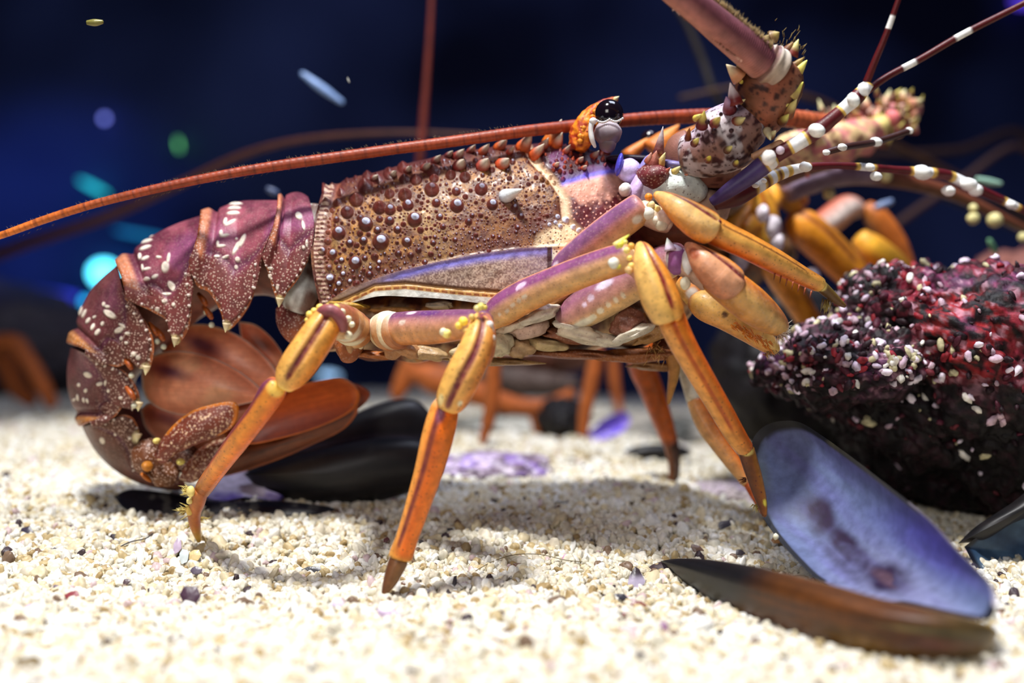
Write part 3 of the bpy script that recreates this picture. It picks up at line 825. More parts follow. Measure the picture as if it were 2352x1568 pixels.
# head: eye ridge plate, lilac plates, brow and antenna base plate
def blob(mb, x, y, D, rx, ry, an, c, dep=.006, noise=.06, aux=(0, 0, 0), m=26, n=16, colf=None):
    cx = math.cos(math.radians(an)); sx = math.sin(math.radians(an))
    mb.ball(P(x, y, D), (rx*D/FP, dep, ry*D/FP), lin(c), axes=[(cx, 0, -sx), (0, 1, 0), (sx, 0, cx)], m=m, n=n, noise=noise, seed=int(x+y), aux=aux, colf=colf)
blob(BODY, 1445, 392, .452, 28, 28, 10, (208, 190, 238), dep=.005)
blob(BODY, 1422, 378, .450, 8, 26, 12, (74, 70, 190), dep=.004)
blob(BODY, 1478, 384, .450, 10, 30, 25, (150, 140, 200), dep=.004)
blob(BODY, 1436, 436, .448, 15, 16, 0, (234, 232, 226), dep=.005)
blob(BODY, 1462, 435, .450, 18, 40, 14, (206, 180, 226), dep=.006)
blob(BODY, 1480, 440, .452, 30, 36, 0, (216, 206, 226), dep=.007)
blob(BODY, 1550, 432, .452, 76, 46, 4, (214, 224, 216), dep=.010, aux=(0, .6, 0), m=44, n=26)
blob(BODY, 1620, 470, .460, 60, 40, 20, (170, 140, 120), dep=.010)
blob(BODY, 1500, 408, .450, 40, 34, 0, (110, 44, 46), dep=.010, aux=(.6, 0, 0))
blob(BODY, 1570, 388, .452, 64, 16, 12, (126, 116, 170), dep=.008)
blob(BODY, 1640, 412, .462, 70, 34, 12, (74, 36, 40), dep=.012)
blob(BODY, 1540, 520, .462, 90, 50, 0, (110, 60, 46), dep=.014)
blob(BODY, 1480, 372, .465, 90, 12, 6, (36, 22, 34), dep=.010)
for x, y, x2, y2, r, c0, c1 in ((1512, 352, 1523, 290, 12, (130, 70, 66), (206, 190, 190)), (1500, 380, 1508, 346, 16, (140, 66, 56), (190, 120, 100)), (1516, 378, 1528, 350, 11, (200, 150, 80), (226, 214, 150)), (1548, 396, 1566, 380, 9, (206, 180, 100), (236, 232, 170)),
                                (1490, 372, 1496, 350, 11, (170, 90, 70), (214, 160, 140)), (1572, 404, 1584, 396, 5, (180, 110, 90), (214, 150, 120)), (1525, 400, 1540, 384, 9, (130, 50, 46), (170, 90, 70))):
    spine(BODY, x, y, x2, y2, r, c0, c1, dD=-.002, D=.444)
# far side horns, soft orange behind the head
for x, y, x2, y2, r in ((1500, 350, 1560, 286, 34), (1530, 345, 1600, 288, 26), (1440, 362, 1500, 310, 18), (1560, 340, 1610, 300, 22)):
    spine(BODY, x, y, x2, y2, r, (214, 120, 50), (236, 150, 70), dD=0, D=.505)
BODY.tube([(1560, 600, .52, 50), (1640, 610, .58, 66), (1720, 600, .63, 60), (1800, 560, .65, 46)], lambda T, A: mixc(lin((70, 44, 34)), lin((176, 130, 84)), sstep(.45, .65, fbm(np.stack([T*9, np.cos(A)*2, np.sin(A)*2], -1), 1.4, 3, 5))), n=60, m=36, disp=lambda T, A: .08*np.sin(T*30+A*2))
BODY.tube([(1590, 430, .49, 50), (1660, 440, .54, 60), (1720, 430, .62, 60), (1800, 412, .65, 48), (1880, 396, .66, 38), (1940, 380, .66, 24)], lambda T, A: mixc(lin((54, 34, 32)), lin((150, 120, 86)), sstep(.48, .66, fbm(np.stack([T*9, np.cos(A)*2, np.sin(A)*2], -1), 1.4, 3, 6))), n=60, m=36, disp=lambda T, A: .08*np.sin(T*30+A*2))
for x, y, r in ((1752, 490, 14), (1776, 520, 18), (1786, 555, 15), (1700, 590, 22), (1690, 620, 16), (1866, 640, 18)):
    blob(BODY, x, y, .545, r, r*1.5, 0, (226, 216, 226), dep=.006)
print('body', BODY.n)
body = BODY.build('body', M_BODY, LOB)

# --- tail fan
def blade(name, outline, D, dome, colf, thick=0.0008, tiltx=0.0, tilty=0.0, auxv=(0, 0, 0), n=40, m=120, mat=None, ridge=True):
    O = crom(np.asarray(outline+[outline[0]], float), m+1)[:-1]
    c = O.mean(0)
    r = np.linspace(0.0, 1, n)
    R, K = np.meshgrid(r, np.arange(m), indexing='ij')
    X = c[0]+(O[K, 0]-c[0])*R; Y = c[1]+(O[K, 1]-c[1])*R
    Dd = D+(X-c[0])*tiltx+(Y-c[1])*tilty-dome*(1-R**2)
    if ridge:
        rr = 0.0004*sstep(.90, .96, R)*(1-sstep(.98, 1, R)); Dd = Dd-rr
    col = colf(X, Y, R)
    mb = MB()
    edge = np.sqrt(np.clip(1-R**6, 0, 1))
    mb.grid(P(X, Y, Dd), col, auxv, wrap_v=True, flip=False)
    mb.grid(P(X, Y, Dd+thick*edge), col, auxv, wrap_v=True, flip=True)
    o = mb.build(name, mat or M_FAN, LOB)
    return o

def fan_salmon(px, py, dark=(64, 26, 66), a=20, rx=55, ry=20, line=(236, 196, 180)):
    def f(X, Y, R):
        q = p2(X, Y)
        st = vnoise(p2(X*.03, Y*.35), 1.0, 3)
        c = mixc(lin((244, 160, 126)), lin((222, 128, 92)), st*.5)
        c = mixc(c, lin((250, 186, 144)), sstep(.45, .7, fbm(q, .012, 2, 4))*.6)
        c = mixc(c, lin(dark), ellipse_mask(X, Y, px, py, rx, ry, a, .9)*.9)
        c = mixc(c, lin((206, 90, 60)), sstep(.55, .9, R)*.3)
        return mixc(c, lin(line), sstep(.955, .972, R)*.9)
    return f
def fan_orange(X, Y, R):
    st = vnoise(p2(X*.02, (Y+X*.28)*.22), 1.0, 8)
    c = mixc(lin((214, 100, 40)), lin((170, 70, 28)), st*.6)
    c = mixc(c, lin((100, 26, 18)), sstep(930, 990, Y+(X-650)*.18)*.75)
    return mixc(c, lin((226, 110, 40)), sstep(.93, .97, R)*.8)
def fan_brown(X, Y, R):
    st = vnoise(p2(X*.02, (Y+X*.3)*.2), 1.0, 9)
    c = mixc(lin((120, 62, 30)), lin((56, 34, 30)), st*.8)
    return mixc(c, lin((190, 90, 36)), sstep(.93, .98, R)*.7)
def fan_dotted(X, Y, R):
    c = mixc(lin((124, 60, 40)), lin((98, 44, 34)), fbm(p2(X, Y), .05, 2, 6))
    w = np.zeros_like(X)
    g = np.random.default_rng(5)
    for _ in range(150):
        x = g.uniform(X.min(), X.max()); y = g.uniform(Y.min(), Y.max()); w = np.maximum(w, ellipse_mask(X, Y, x, y, g.uniform(1.5, 3.6), g.uniform(1.5, 3.6)))
    c = mixc(c, lin((232, 196, 160)), w*.85)
    return mixc(c, lin((196, 110, 24)), sstep(.84, .92, R)*(Y < 1000+0*X)*.95)
blade('tail_blade', [(548, 738), (585, 745), (618, 770), (645, 805), (668, 850), (690, 900), (640, 900), (590, 850), (560, 800)], .506, .003, fan_salmon(600, 790, (120, 70, 50)), tiltx=-.00002)
blade('tail_blade', [(352, 790), (390, 762), (430, 746), (480, 746), (540, 766), (592, 802), (630, 842), (652, 880), (640, 905), (560, 900), (470, 860), (400, 830)], .500, .006, fan_salmon(462, 790, a=24, rx=70, ry=26), tiltx=-.00003)
blade('tail_blade', [(326, 890), (326, 850), (345, 820), (400, 805), (470, 815), (540, 846), (596, 888), (612, 914), (560, 928), (500, 943), (430, 954), (372, 942), (338, 918)], .492, .008, fan_salmon(385, 852, a=15, rx=70, ry=22), tiltx=-.00004)
blade('tail_blade', [(322, 940), (345, 925), (400, 945), (470, 945), (540, 930), (600, 918), (620, 930), (600, 1000), (480, 1040), (380, 1020), (335, 985)], .497, .004, lambda X, Y, R: mixc(fan_salmon(380, 960)(X, Y, R), lin((140, 64, 40)), .55+0*X))
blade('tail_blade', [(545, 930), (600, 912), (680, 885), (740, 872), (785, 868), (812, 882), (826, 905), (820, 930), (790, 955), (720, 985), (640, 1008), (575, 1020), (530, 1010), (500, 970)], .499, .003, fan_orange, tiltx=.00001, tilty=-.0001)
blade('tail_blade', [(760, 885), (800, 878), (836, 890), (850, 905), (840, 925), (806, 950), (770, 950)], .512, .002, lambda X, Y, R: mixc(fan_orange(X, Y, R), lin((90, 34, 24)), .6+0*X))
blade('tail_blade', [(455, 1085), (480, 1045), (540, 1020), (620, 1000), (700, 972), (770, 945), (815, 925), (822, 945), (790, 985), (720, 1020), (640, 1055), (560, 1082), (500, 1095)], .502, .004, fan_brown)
blade('tail_blade', [(352, 1048), (372, 1008), (402, 972), (440, 944), (490, 928), (536, 922), (548, 934), (545, 962), (530, 984), (496, 1004), (448, 1022), (400, 1046), (372, 1066)], .474, .004, fan_dotted, thick=.0016, auxv=(.5, 0, 0))
blade('tail_blade', [(410, 1100), (430, 1062), (458, 1030), (496, 1010), (530, 1004), (560, 1006), (566, 1030), (530, 1056), (480, 1088), (440, 1108)], .482, .005, lambda X, Y, R: mixc(fan_dotted(X, Y, R), lin((84, 50, 28)), .4+0*X), thick=.0016, auxv=(.5, 0, 0))
mb = MB()
blob(mb, 345, 1050, .484, 38, 46, -15, (110, 62, 34), dep=.008, aux=(1, 0, 0), noise=.15)
blob(mb, 375, 1085, .486, 40, 30, 20, (104, 60, 30), dep=.008, aux=(1, 0, 0), noise=.15)
blob(mb, 338, 1070, .476, 12, 12, 0, (190, 120, 40), dep=.004)
blob(mb, 360, 1012, .474, 8, 7, 0, (230, 210, 120), dep=.003)
blob(mb, 415, 1060, .476, 9, 8, 0, (220, 206, 110), dep=.003)
blob(mb, 335, 1096, .478, 16, 5, 40, (176, 96, 24), dep=.002)
blob(mb, 432, 1058, .490, 46, 34, 20, (84, 44, 30), dep=.006, aux=(.6, 0, 0), noise=.15)
mb.build('tail_blade_base', M_BODY, LOB)
# small feathery swimmerets showing between the side lobes
for x, y in ((468, 690), (480, 720), (355, 758), (370, 770), (296, 836), (302, 905)):
    mb = MB()
    mb.tube([(x-14, y-18, .474, 4), (x, y, .472, 7), (x+8, y+14, .472, 4)], lambda T, A: mixc(lin((190, 96, 30)), lin((120, 50, 22)), vnoise(np.stack([T*12, A, A], -1), 1, 2)), n=18, m=10)
    mb.ball(P(x+6, y+26, .473), 7*.473/FP, lin((214, 214, 190)))
    mb.build('swimmeret', M_LEG, LOB)

# --- eye
mb = MB()
mb.ball(P(1399, 262, .452), np.array([33, 30, 34])*.452/FP, lin((18, 8, 14)), m=40, n=26)
eye = mb.build('eye', M_EYE, LOB)
mb = MB()
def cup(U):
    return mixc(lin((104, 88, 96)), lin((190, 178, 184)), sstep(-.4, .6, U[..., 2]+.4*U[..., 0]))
blob(mb, 1396, 306, .451, 32, 30, -8, (206, 200, 200), dep=.0058, colf=cup, m=36, n=22)
blob(mb, 1396, 328, .452, 20, 24, -5, (196, 186, 190), dep=.005, colf=cup)
mb.tube([(1362, 272, .446, 7), (1357, 295, .446, 6), (1360, 320, .446, 6), (1368, 340, .447, 3)], lin((230, 226, 224)), n=26, m=14)
blob(mb, 1362, 278, .446, 9, 8, 0, (236, 232, 230), dep=.002)
for i in range(15):
    u = i/14.0; x = 1370+u*60; y = 276+6*abs(math.sin(u*math.pi*2))-4*u
    mb.ball(P(x, y, .4455+.002*abs(u-.5)), 3.0*.446/FP, lin((210, 206, 206)), m=8, n=6)
stalk = mb.build('eye_stalk', M_FAN, LOB)
mb = MB()
mb.ball(P(1492, 318, .508), np.array([20, 20, 20])*.508/FP, lin((30, 14, 20)), m=20, n=14)
mb.build('eye', M_EYE, LOB)

# --- legs
PUR = (146, 72, 138); TAN = (222, 170, 100); ORG = (238, 146, 44); YEL = (240, 186, 96); DEEP = (226, 104, 20); MAR = (112, 34, 38); CRM = (240, 222, 176); BRN = (96, 58, 34)

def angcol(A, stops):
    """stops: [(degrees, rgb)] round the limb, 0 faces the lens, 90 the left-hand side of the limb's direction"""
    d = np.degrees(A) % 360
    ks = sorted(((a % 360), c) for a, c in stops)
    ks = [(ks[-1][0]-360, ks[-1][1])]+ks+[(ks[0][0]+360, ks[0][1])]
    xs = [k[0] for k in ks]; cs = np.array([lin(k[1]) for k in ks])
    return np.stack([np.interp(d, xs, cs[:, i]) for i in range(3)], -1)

def adist(A, deg):
    d = (np.degrees(A)-deg+180) % 360-180
    return d

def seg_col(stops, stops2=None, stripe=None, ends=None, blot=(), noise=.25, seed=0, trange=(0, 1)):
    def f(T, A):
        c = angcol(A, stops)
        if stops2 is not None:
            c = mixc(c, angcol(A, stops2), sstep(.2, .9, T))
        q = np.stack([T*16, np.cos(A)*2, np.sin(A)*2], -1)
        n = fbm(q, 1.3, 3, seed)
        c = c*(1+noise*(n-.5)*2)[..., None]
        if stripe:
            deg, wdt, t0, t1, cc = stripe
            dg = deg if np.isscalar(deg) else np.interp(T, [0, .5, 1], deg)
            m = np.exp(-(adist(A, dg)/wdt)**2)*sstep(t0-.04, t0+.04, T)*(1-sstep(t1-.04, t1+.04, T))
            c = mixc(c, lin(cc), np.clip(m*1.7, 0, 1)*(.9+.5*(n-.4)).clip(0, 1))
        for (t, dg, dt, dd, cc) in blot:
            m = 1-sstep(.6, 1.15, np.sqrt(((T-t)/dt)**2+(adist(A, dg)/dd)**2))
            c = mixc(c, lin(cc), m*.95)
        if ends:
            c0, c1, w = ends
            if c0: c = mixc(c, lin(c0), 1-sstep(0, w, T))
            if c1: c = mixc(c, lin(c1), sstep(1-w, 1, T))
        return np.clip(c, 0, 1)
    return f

def groove(deg, wdt, depth, t0=.03, t1=.95):
    def f(T, A):
        dg = deg if np.isscalar(deg) else np.interp(T, [0, .5, 1], deg)
        return -depth*np.exp(-(adist(A, dg)/wdt)**2)*sstep(t0-.05, t0+.05, T)*(1-sstep(t1-.06, t1+.06, T))
    return f

def bristles(mb, x, y, D, rad, n, length, ang, spread, seed, c0=(170, 140, 60), c1=(230, 214, 130)):
    g = np.random.default_rng(seed)
    for _ in range(n):
        a = math.radians(ang+g.uniform(-spread, spread)); l = length*g.uniform(.6, 1.2)
        bx = x+g.normal(0, rad*.5); by = y+g.normal(0, rad*.5); d = D-g.uniform(0, rad)*D/FP*.5
        mb.cone(P(bx, by, d), P(bx+math.cos(a)*l, by-math.sin(a)*l, d-g.uniform(-.3, .6)*l*D/FP), 1.5*D/FP, lin(c0), lin(c1), m=5, n=4)

def knob(mb, x, y, D, r, c=CRM, dep=None, ry=None, an=0):
    cx = math.cos(math.radians(an)); sx = math.sin(math.radians(an))
    mb.ball(P(x, y, D), (r*D/FP, (dep or r)*D/FP, (ry or r)*D/FP), lin(c), axes=[(cx, 0, -sx), (0, 1, 0), (sx, 0, cx)], m=16, n=10, noise=.08, seed=int(x*3+y))

def leg_done(mb, claw=None):
    o = mb.build('walking_leg', M_LEG, LOB)
    if claw is not None:
        c = claw.build('claw', M_LEG, o) if False else None
    return o

def child_build(mb, name, mat, parent):
    """a sub-part; its mesh is written about the thing's own base like its parent's"""
    return mb.build(name, mat, parent)

LEG_D = lambda T, A: np.stack([0*T, .5+0*T, 0*T], -1)
LEG_L = lambda T, A: np.stack([.15+0*T, .25+0*T, 0*T], -1)

def blotcol(base, spots, seed, n=60, r=(.02, .06), white=None):
    g = np.random.default_rng(seed)
    S = [(g.random(), g.uniform(-180, 180), g.uniform(*r)) for _ in range(n)]
    def f(T, A):
        q = np.stack([T*8, np.cos(A)*1.5, np.sin(A)*1.5], -1)
        nn = fbm(q, 1.2, 3, seed)
        c = angcol(A, base)*(1+.4*(nn-.5))[..., None]
        if white is not None: c = mixc(c, lin(white), sstep(.52, .62, fbm(q, .9, 3, seed+4)))
        for t, d, rr in S:
            dd = np.sqrt(((T-t)/rr)**2+(adist(A, d)/(rr*140))**2)
            c = mixc(c, lin(spots), (1-sstep(.6, 1.1, dd))*.95)
        return np.clip(c, 0, 1)
    return f
# hindmost near leg (stands beside the tail)
mb = MB()
mb.tube([(828, 770, .450, 36), (812, 756, .440, 40), (792, 742, .428, 40), (772, 732, .418, 34), (762, 728, .412, 24)], seg_col([(0, (190, 120, 60)), (90, (226, 206, 160)), (270, (150, 80, 50))], seed=1, blot=[(.35, 40, .10, 60, (232, 222, 190)), (.6, 20, .08, 80, (236, 226, 200)), (.5, -60, .2, 40, (210, 150, 90))]), n=60, m=36, disp=lambda T, A: .06*np.sin(T*40))
mb.tube([(763, 716, .412, 20), (750, 740, .408, 36), (705, 808, .404, 42), (668, 862, .403, 37), (650, 892, .404, 18)],
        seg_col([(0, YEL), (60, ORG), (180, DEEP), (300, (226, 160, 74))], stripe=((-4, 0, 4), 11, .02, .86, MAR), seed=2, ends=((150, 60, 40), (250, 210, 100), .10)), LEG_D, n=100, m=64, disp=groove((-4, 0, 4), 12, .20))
mb.tube([(641, 872, .406, 20), (628, 896, .407, 30), (594, 950, .411, 27), (548, 1010, .420, 26), (500, 1075, .436, 22), (470, 1118, .448, 20), (460, 1136, .453, 16)],
        seg_col([(0, ORG), (60, DEEP), (180, (190, 84, 14)), (290, (214, 120, 60))], seed=3, stripe=((-55, -60, -70), 16, .0, .8, (130, 54, 60)), blot=[(.04, 20, .05, 60, (250, 206, 96)), (.10, -60, .09, 30, (120, 56, 80))], ends=(None, (140, 74, 30), .25)), LEG_D, n=90, m=44)
for x, y, r in ((712, 722, 9), (722, 714, 8), (735, 706, 9), (752, 704, 8), (705, 735, 6), (772, 706, 9), (786, 716, 8), (800, 732, 8), (790, 752, 9), (808, 745, 7), (742, 718, 9), (800, 770, 10)):
    knob(mb, x, y, .410, r, (250, 222, 110) if x < 775 else (240, 232, 196))
mb.tube([(730, 728, .411, 12), (748, 714, .405, 16), (768, 716, .404, 15), (784, 736, .405, 14), (790, 760, .408, 10)], seg_col([(0, (140, 74, 84)), (90, (160, 90, 80)), (180, (120, 60, 60))], seed=4), n=30, m=20)
legA = mb.build('walking_leg', M_LEG, LOB)
mb = MB()
mb.tube([(463, 1122, .448, 17), (455, 1150, .451, 17), (446, 1180, .455, 15), (449, 1210, .458, 12), (458, 1246, .462, 4)], seg_col([(0, (186, 110, 50)), (90, (170, 84, 60)), (180, (120, 70, 30))], seed=5, ends=(None, (216, 176, 80), .4)), n=40, m=24)
knob(mb, 438, 1128, .446, 10, (236, 216, 130), ry=13); knob(mb, 436, 1150, .449, 8, (230, 210, 130)); knob(mb, 436, 1172, .452, 9, (216, 180, 90), ry=12)
bristles(mb, 434, 1130, .450, 10, 40, 16, 165, 40, 1); bristles(mb, 428, 1172, .457, 10, 30, 20, 175, 40, 2); bristles(mb, 440, 1205, .463, 8, 20, 16, 200, 40, 3); bristles(mb, 464, 1190, .463, 7, 10, 18, -10, 30, 4)
mb.build('claw', M_LEG, legA)

# near leg planted in the middle
mb = MB()
for i, (x, r, c) in enumerate(((884, 42, (230, 214, 170)), (893, 46, (206, 150, 96)), (903, 44, (236, 222, 184)), (912, 42, (196, 130, 80)))):
    mb.tube([(x-5, 762, .446-i*.002, r), (x, 760, .445-i*.002, r*1.03), (x+6, 758, .444-i*.002, r)], seg_col([(0, c), (90, (236, 228, 200)), (270, (170, 96, 50))], seed=i), n=14, m=36, round_ends=False)
mb.tube([(900, 756, .442, 38), (945, 753, .435, 39), (1000, 751, .428, 39), (1060, 745, .420, 35), (1110, 740, .414, 28), (1122, 738, .412, 20)],
        seg_col([(-80, (214, 130, 60)), (-20, (220, 160, 104)), (15, (200, 140, 120)), (45, (120, 66, 104)), (90, (126, 70, 104)), (180, (120, 70, 80))], seed=6, blot=[(.26, 62, .05, 12, (232, 206, 220)), (.22, 20, .035, 10, (226, 206, 190)), (.45, 60, .13, 18, (98, 50, 110))], ends=((226, 200, 150), None, .08)), LEG_L, n=110, m=60)
mb.tube([(1102, 728, .412, 16), (1104, 758, .404, 32), (1090, 808, .400, 39), (1064, 862, .399, 42), (1040, 912, .400, 38), (1029, 938, .402, 28)],
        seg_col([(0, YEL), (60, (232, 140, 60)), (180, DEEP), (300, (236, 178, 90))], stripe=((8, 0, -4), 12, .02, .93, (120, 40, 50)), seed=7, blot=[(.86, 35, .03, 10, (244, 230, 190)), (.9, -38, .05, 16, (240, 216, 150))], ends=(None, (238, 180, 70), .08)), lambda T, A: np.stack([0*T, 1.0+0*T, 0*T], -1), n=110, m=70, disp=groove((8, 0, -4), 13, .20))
mb.tube([(1112, 726, .408, 14), (1122, 756, .403, 16), (1124, 800, .403, 14), (1115, 840, .404, 9)], seg_col([(0, (128, 60, 84)), (90, (232, 140, 60)), (180, (190, 100, 50))], seed=8, blot=[(.5, 30, .1, 30, (240, 200, 150)), (.3, 30, .06, 24, (244, 230, 200))]), LEG_D, n=40, m=24)
mb.tube([(1027, 912, .404, 20), (1021, 940, .405, 33), (1006, 1000, .405, 37), (985, 1080, .406, 33), (960, 1160, .407, 29), (935, 1235, .409, 26), (921, 1276, .410, 28), (918, 1288, .410, 24)],
        seg_col([(0, DEEP), (50, (240, 124, 20)), (180, (190, 80, 14)), (300, (236, 160, 74))], stripe=((-14, -22, -30), 10, .03, .9, (118, 44, 42)), seed=9, blot=[(.10, -8, .06, 20, (130, 60, 84))], ends=((232, 176, 130), (220, 160, 60), .07)), LEG_D, n=130, m=56)
for x, y, r, c in ((1104, 704, 9, (244, 226, 120)), (1114, 706, 6, (238, 210, 90)), (1096, 708, 8, (240, 220, 150)), (1064, 738, 11, (250, 222, 80)), (1054, 748, 9, (244, 210, 90)), (1026, 766, 11, (252, 240, 140)), (1018, 762, 9, (244, 236, 200)), (1070, 758, 7, (236, 200, 120)), (1084, 728, 8, (236, 200, 110)), (1130, 775, 8, (232, 224, 210)), (1125, 745, 9, (230, 220, 210))):
    knob(mb, x, y, .401 if x > 1050 else .404, r, c)
mb.cone(P(1094, 710, .402), P(1118, 702, .401), 8*.4/FP, lin((240, 226, 150)), lin((236, 232, 80)))
legB = mb.build('walking_leg', M_LEG, LOB)
mb = MB()
mb.tube([(919, 1280, .410, 23), (908, 1305, .409, 21), (897, 1332, .408, 17), (886, 1356, .407, 10), (880, 1374, .406, 4)], seg_col([(0, (110, 70, 36)), (60, (130, 90, 50)), (180, (90, 50, 26)), (300, (100, 60, 36))], seed=10), n=40, m=26)
mb.build('claw', M_LEG, legB)

# near leg reaching forward to the open mussel
mb = MB()
mb.tube([(1118, 742, .446, 22), (1150, 714, .442, 37), (1200, 683, .437, 39), (1260, 656, .431, 38), (1330, 627, .425, 37), (1400, 602, .420, 36), (1442, 590, .416, 34), (1456, 584, .415, 30)],
        seg_col([(-80, (226, 140, 60)), (-30, (228, 176, 108)), (8, (220, 166, 124)), (30, (146, 80, 126)), (62, (132, 70, 112)), (84, (226, 150, 80)), (180, (140, 80, 80))], seed=11,
                blot=[(.33, 40, .035, 12, (236, 206, 232)), (.31, 34, .02, 8, (232, 200, 226)), (.24, -8, .02, 8, (232, 210, 180)), (.29, -6, .018, 8, (228, 206, 176)), (.19, -14, .018, 7, (228, 206, 176)), (.33, -4, .022, 9, (234, 214, 184)), (.14, -10, .012, 6, (228, 206, 176)), (.90, -4, .03, 14, (236, 236, 214))], ends=((226, 180, 130), (214, 170, 120), .06)), LEG_L, n=150, m=60)
mb.tube([(1470, 562, .411, 10), (1478, 580, .406, 23), (1492, 622, .403, 37), (1512, 674, .402, 44), (1529, 712, .402, 42), (1539, 736, .403, 36)],
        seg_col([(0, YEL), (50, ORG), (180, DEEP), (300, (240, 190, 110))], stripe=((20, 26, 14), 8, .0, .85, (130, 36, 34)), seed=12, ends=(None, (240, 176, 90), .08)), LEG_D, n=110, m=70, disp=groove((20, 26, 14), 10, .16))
mb.tube([(1534, 712, .406, 32), (1540, 726, .406, 33), (1552, 756, .405, 32), (1576, 804, .407, 30), (1620, 880, .413, 28), (1660, 948, .419, 26), (1690, 1000, .425, 24), (1714, 1034, .429, 20)],
        seg_col([(0, ORG), (50, DEEP), (180, (196, 84, 14)), (300, (228, 160, 84))], stripe=((-6, -6, -10), 9, .04, .8, (190, 84, 24)), seed=13, ends=((226, 176, 110), None, .08)), LEG_D, n=110, m=50, disp=groove((-6, -6, -10), 9, .06))
for x, y, r, c in ((1425, 562, 8, (236, 224, 80)), (1440, 575, 8, (250, 226, 130)), (1446, 592, 7, (250, 220, 120)), (1410, 604, 13, (240, 240, 226)), (1436, 556, 6, (240, 226, 120)), (1450, 565, 8, (240, 180, 80)), (1450, 610, 8, (240, 214, 120)), (1420, 612, 6, (232, 226, 90)), (1445, 620, 10, (224, 180, 120)), (1468, 580, 9, (250, 170, 60))):
    knob(mb, x, y, .405, r, c)
mb.cone(P(1412, 566, .406), P(1446, 538, .405), 9*.4/FP, lin((250, 226, 140)), lin((226, 232, 80)))
knob(mb, 1554, 722, .400, 13, (246, 166, 60), ry=16); knob(mb, 1540, 708, .4005, 6, (90, 26, 30), ry=9)
mb.tube([(1436, 594, .424, 26), (1462, 606, .420, 30), (1484, 622, .418, 34), (1500, 650, .418, 30)], blotcol([(0, (206, 160, 140)), (90, (236, 200, 130)), (180, (120, 80, 60)), (270, (206, 150, 120))], (150, 90, 80), 61, 20), n=40, m=30)
legC = mb.build('walking_leg', M_LEG, LOB)
mb = MB()
mb.tube([(1712, 1026, .429, 19), (1722, 1060, .430, 19), (1736, 1105, .431, 17), (1750, 1155, .431, 12), (1757, 1188, .430, 5)], seg_col([(0, (120, 66, 20)), (50, (170, 110, 30)), (180, (110, 56, 20)), (300, (90, 44, 20))], seed=14, blot=[(.8, 30, .06, 30, (226, 206, 70)), (.05, 0, .05, 50, (232, 206, 110))]), lambda T, A: np.stack([0*T, 1+0*T, 0*T], -1), n=50, m=26)
bristles(mb, 1712, 1100, .441, 6, 14, 14, 190, 25, 6, (110, 60, 20), (160, 100, 40)); bristles(mb, 1740, 1160, .446, 8, 16, 14, 250, 30, 7)
mb.build('claw', M_LEG, legC)

# near leg bent high against the head
mb = MB()
mb.tube([(1270, 640, .452, 22), (1300, 610, .448, 34), (1350, 570, .443, 39), (1410, 522, .437, 39), (1462, 484, .432, 37), (1482, 470, .431, 33)],
        seg_col([(-80, (230, 180, 110)), (-40, (226, 180, 120)), (0, (196, 130, 120)), (20, (138, 86, 126)), (60, (134, 86, 128)), (82, (232, 150, 110)), (180, (140, 80, 90))], seed=15, blot=[(.13, 30, .04, 14, (240, 220, 240)), (.9, -30, .04, 18, (240, 240, 226))], ends=(None, (200, 140, 120), .08)), LEG_L, n=120, m=60)
mb.tube([(1506, 446, .426, 8), (1528, 458, .421, 19), (1562, 482, .417, 32), (1598, 507, .416, 39), (1624, 522, .416, 39), (1640, 530, .417, 35)],
        seg_col([(0, (236, 190, 120)), (50, YEL), (75, DEEP), (180, DEEP), (290, ORG)], stripe=((52, 46, 34), 8, .0, .9, (120, 36, 44)), seed=16, ends=((246, 160, 40), (224, 150, 80), .08)), LEG_L, n=100, m=64, disp=groove((52, 46, 34), 9, .13))
mb.tube([(1606, 514, .421, 30), (1630, 524, .420, 33), (1665, 542, .420, 32), (1720, 568, .422, 30), (1780, 600, .428, 28), (1840, 632, .436, 22), (1880, 652, .441, 18), (1888, 656, .442, 14)],
        seg_col([(0, (240, 180, 90)), (60, ORG), (180, DEEP), (290, DEEP)], seed=17, stripe=(30, 3, .15, .8, (110, 50, 30)), ends=((206, 130, 90), (240, 190, 90), .08)), LEG_D, n=110, m=50)
for x, y, r, c in ((1490, 452, 9, (246, 150, 40)), (1496, 470, 9, (250, 226, 160)), (1510, 480, 8, (240, 210, 120)), (1488, 490, 15, (236, 240, 226)), (1525, 500, 20, (226, 200, 180)), (1520, 515, 16, (220, 214, 190)), (1508, 505, 12, (232, 226, 206)), (1655, 518, 11, (236, 140, 40))):
    knob(mb, x, y, .428, r, c)
mb.tube([(1466, 482, .435, 26), (1494, 494, .432, 28), (1520, 508, .431, 26), (1544, 520, .431, 18)], blotcol([(0, (226, 206, 180)), (90, (240, 206, 130)), (180, (120, 80, 60)), (270, (190, 150, 130))], (190, 130, 110), 62, 16), n=40, m=30)
knob(mb, 1650, 510, .413, 8, (110, 34, 30), ry=6)
for i in range(7):
    x = 1780+i*14; y = 626+i*7
    mb.cone(P(x, y, .427), P(x-3-i*.3, y+18, .426), 2.2*.43/FP, lin((150, 70, 30)), lin((90, 30, 20)))
legD = mb.build('walking_leg', M_LEG, LOB)
mb = MB()
mb.tube([(1880, 652, .442, 15), (1900, 670, .446, 13), (1925, 692, .451, 9), (1942, 704, .455, 4)], seg_col([(0, (110, 76, 30)), (70, (190, 160, 60)), (180, (90, 60, 30))], seed=18, blot=[(.06, 0, .08, 60, (240, 214, 120))]), n=30, m=20)
bristles(mb, 1900, 690, .446, 8, 26, 26, -100, 30, 8, (110, 80, 30), (180, 160, 80))
mb.build('claw', M_LEG, legD)

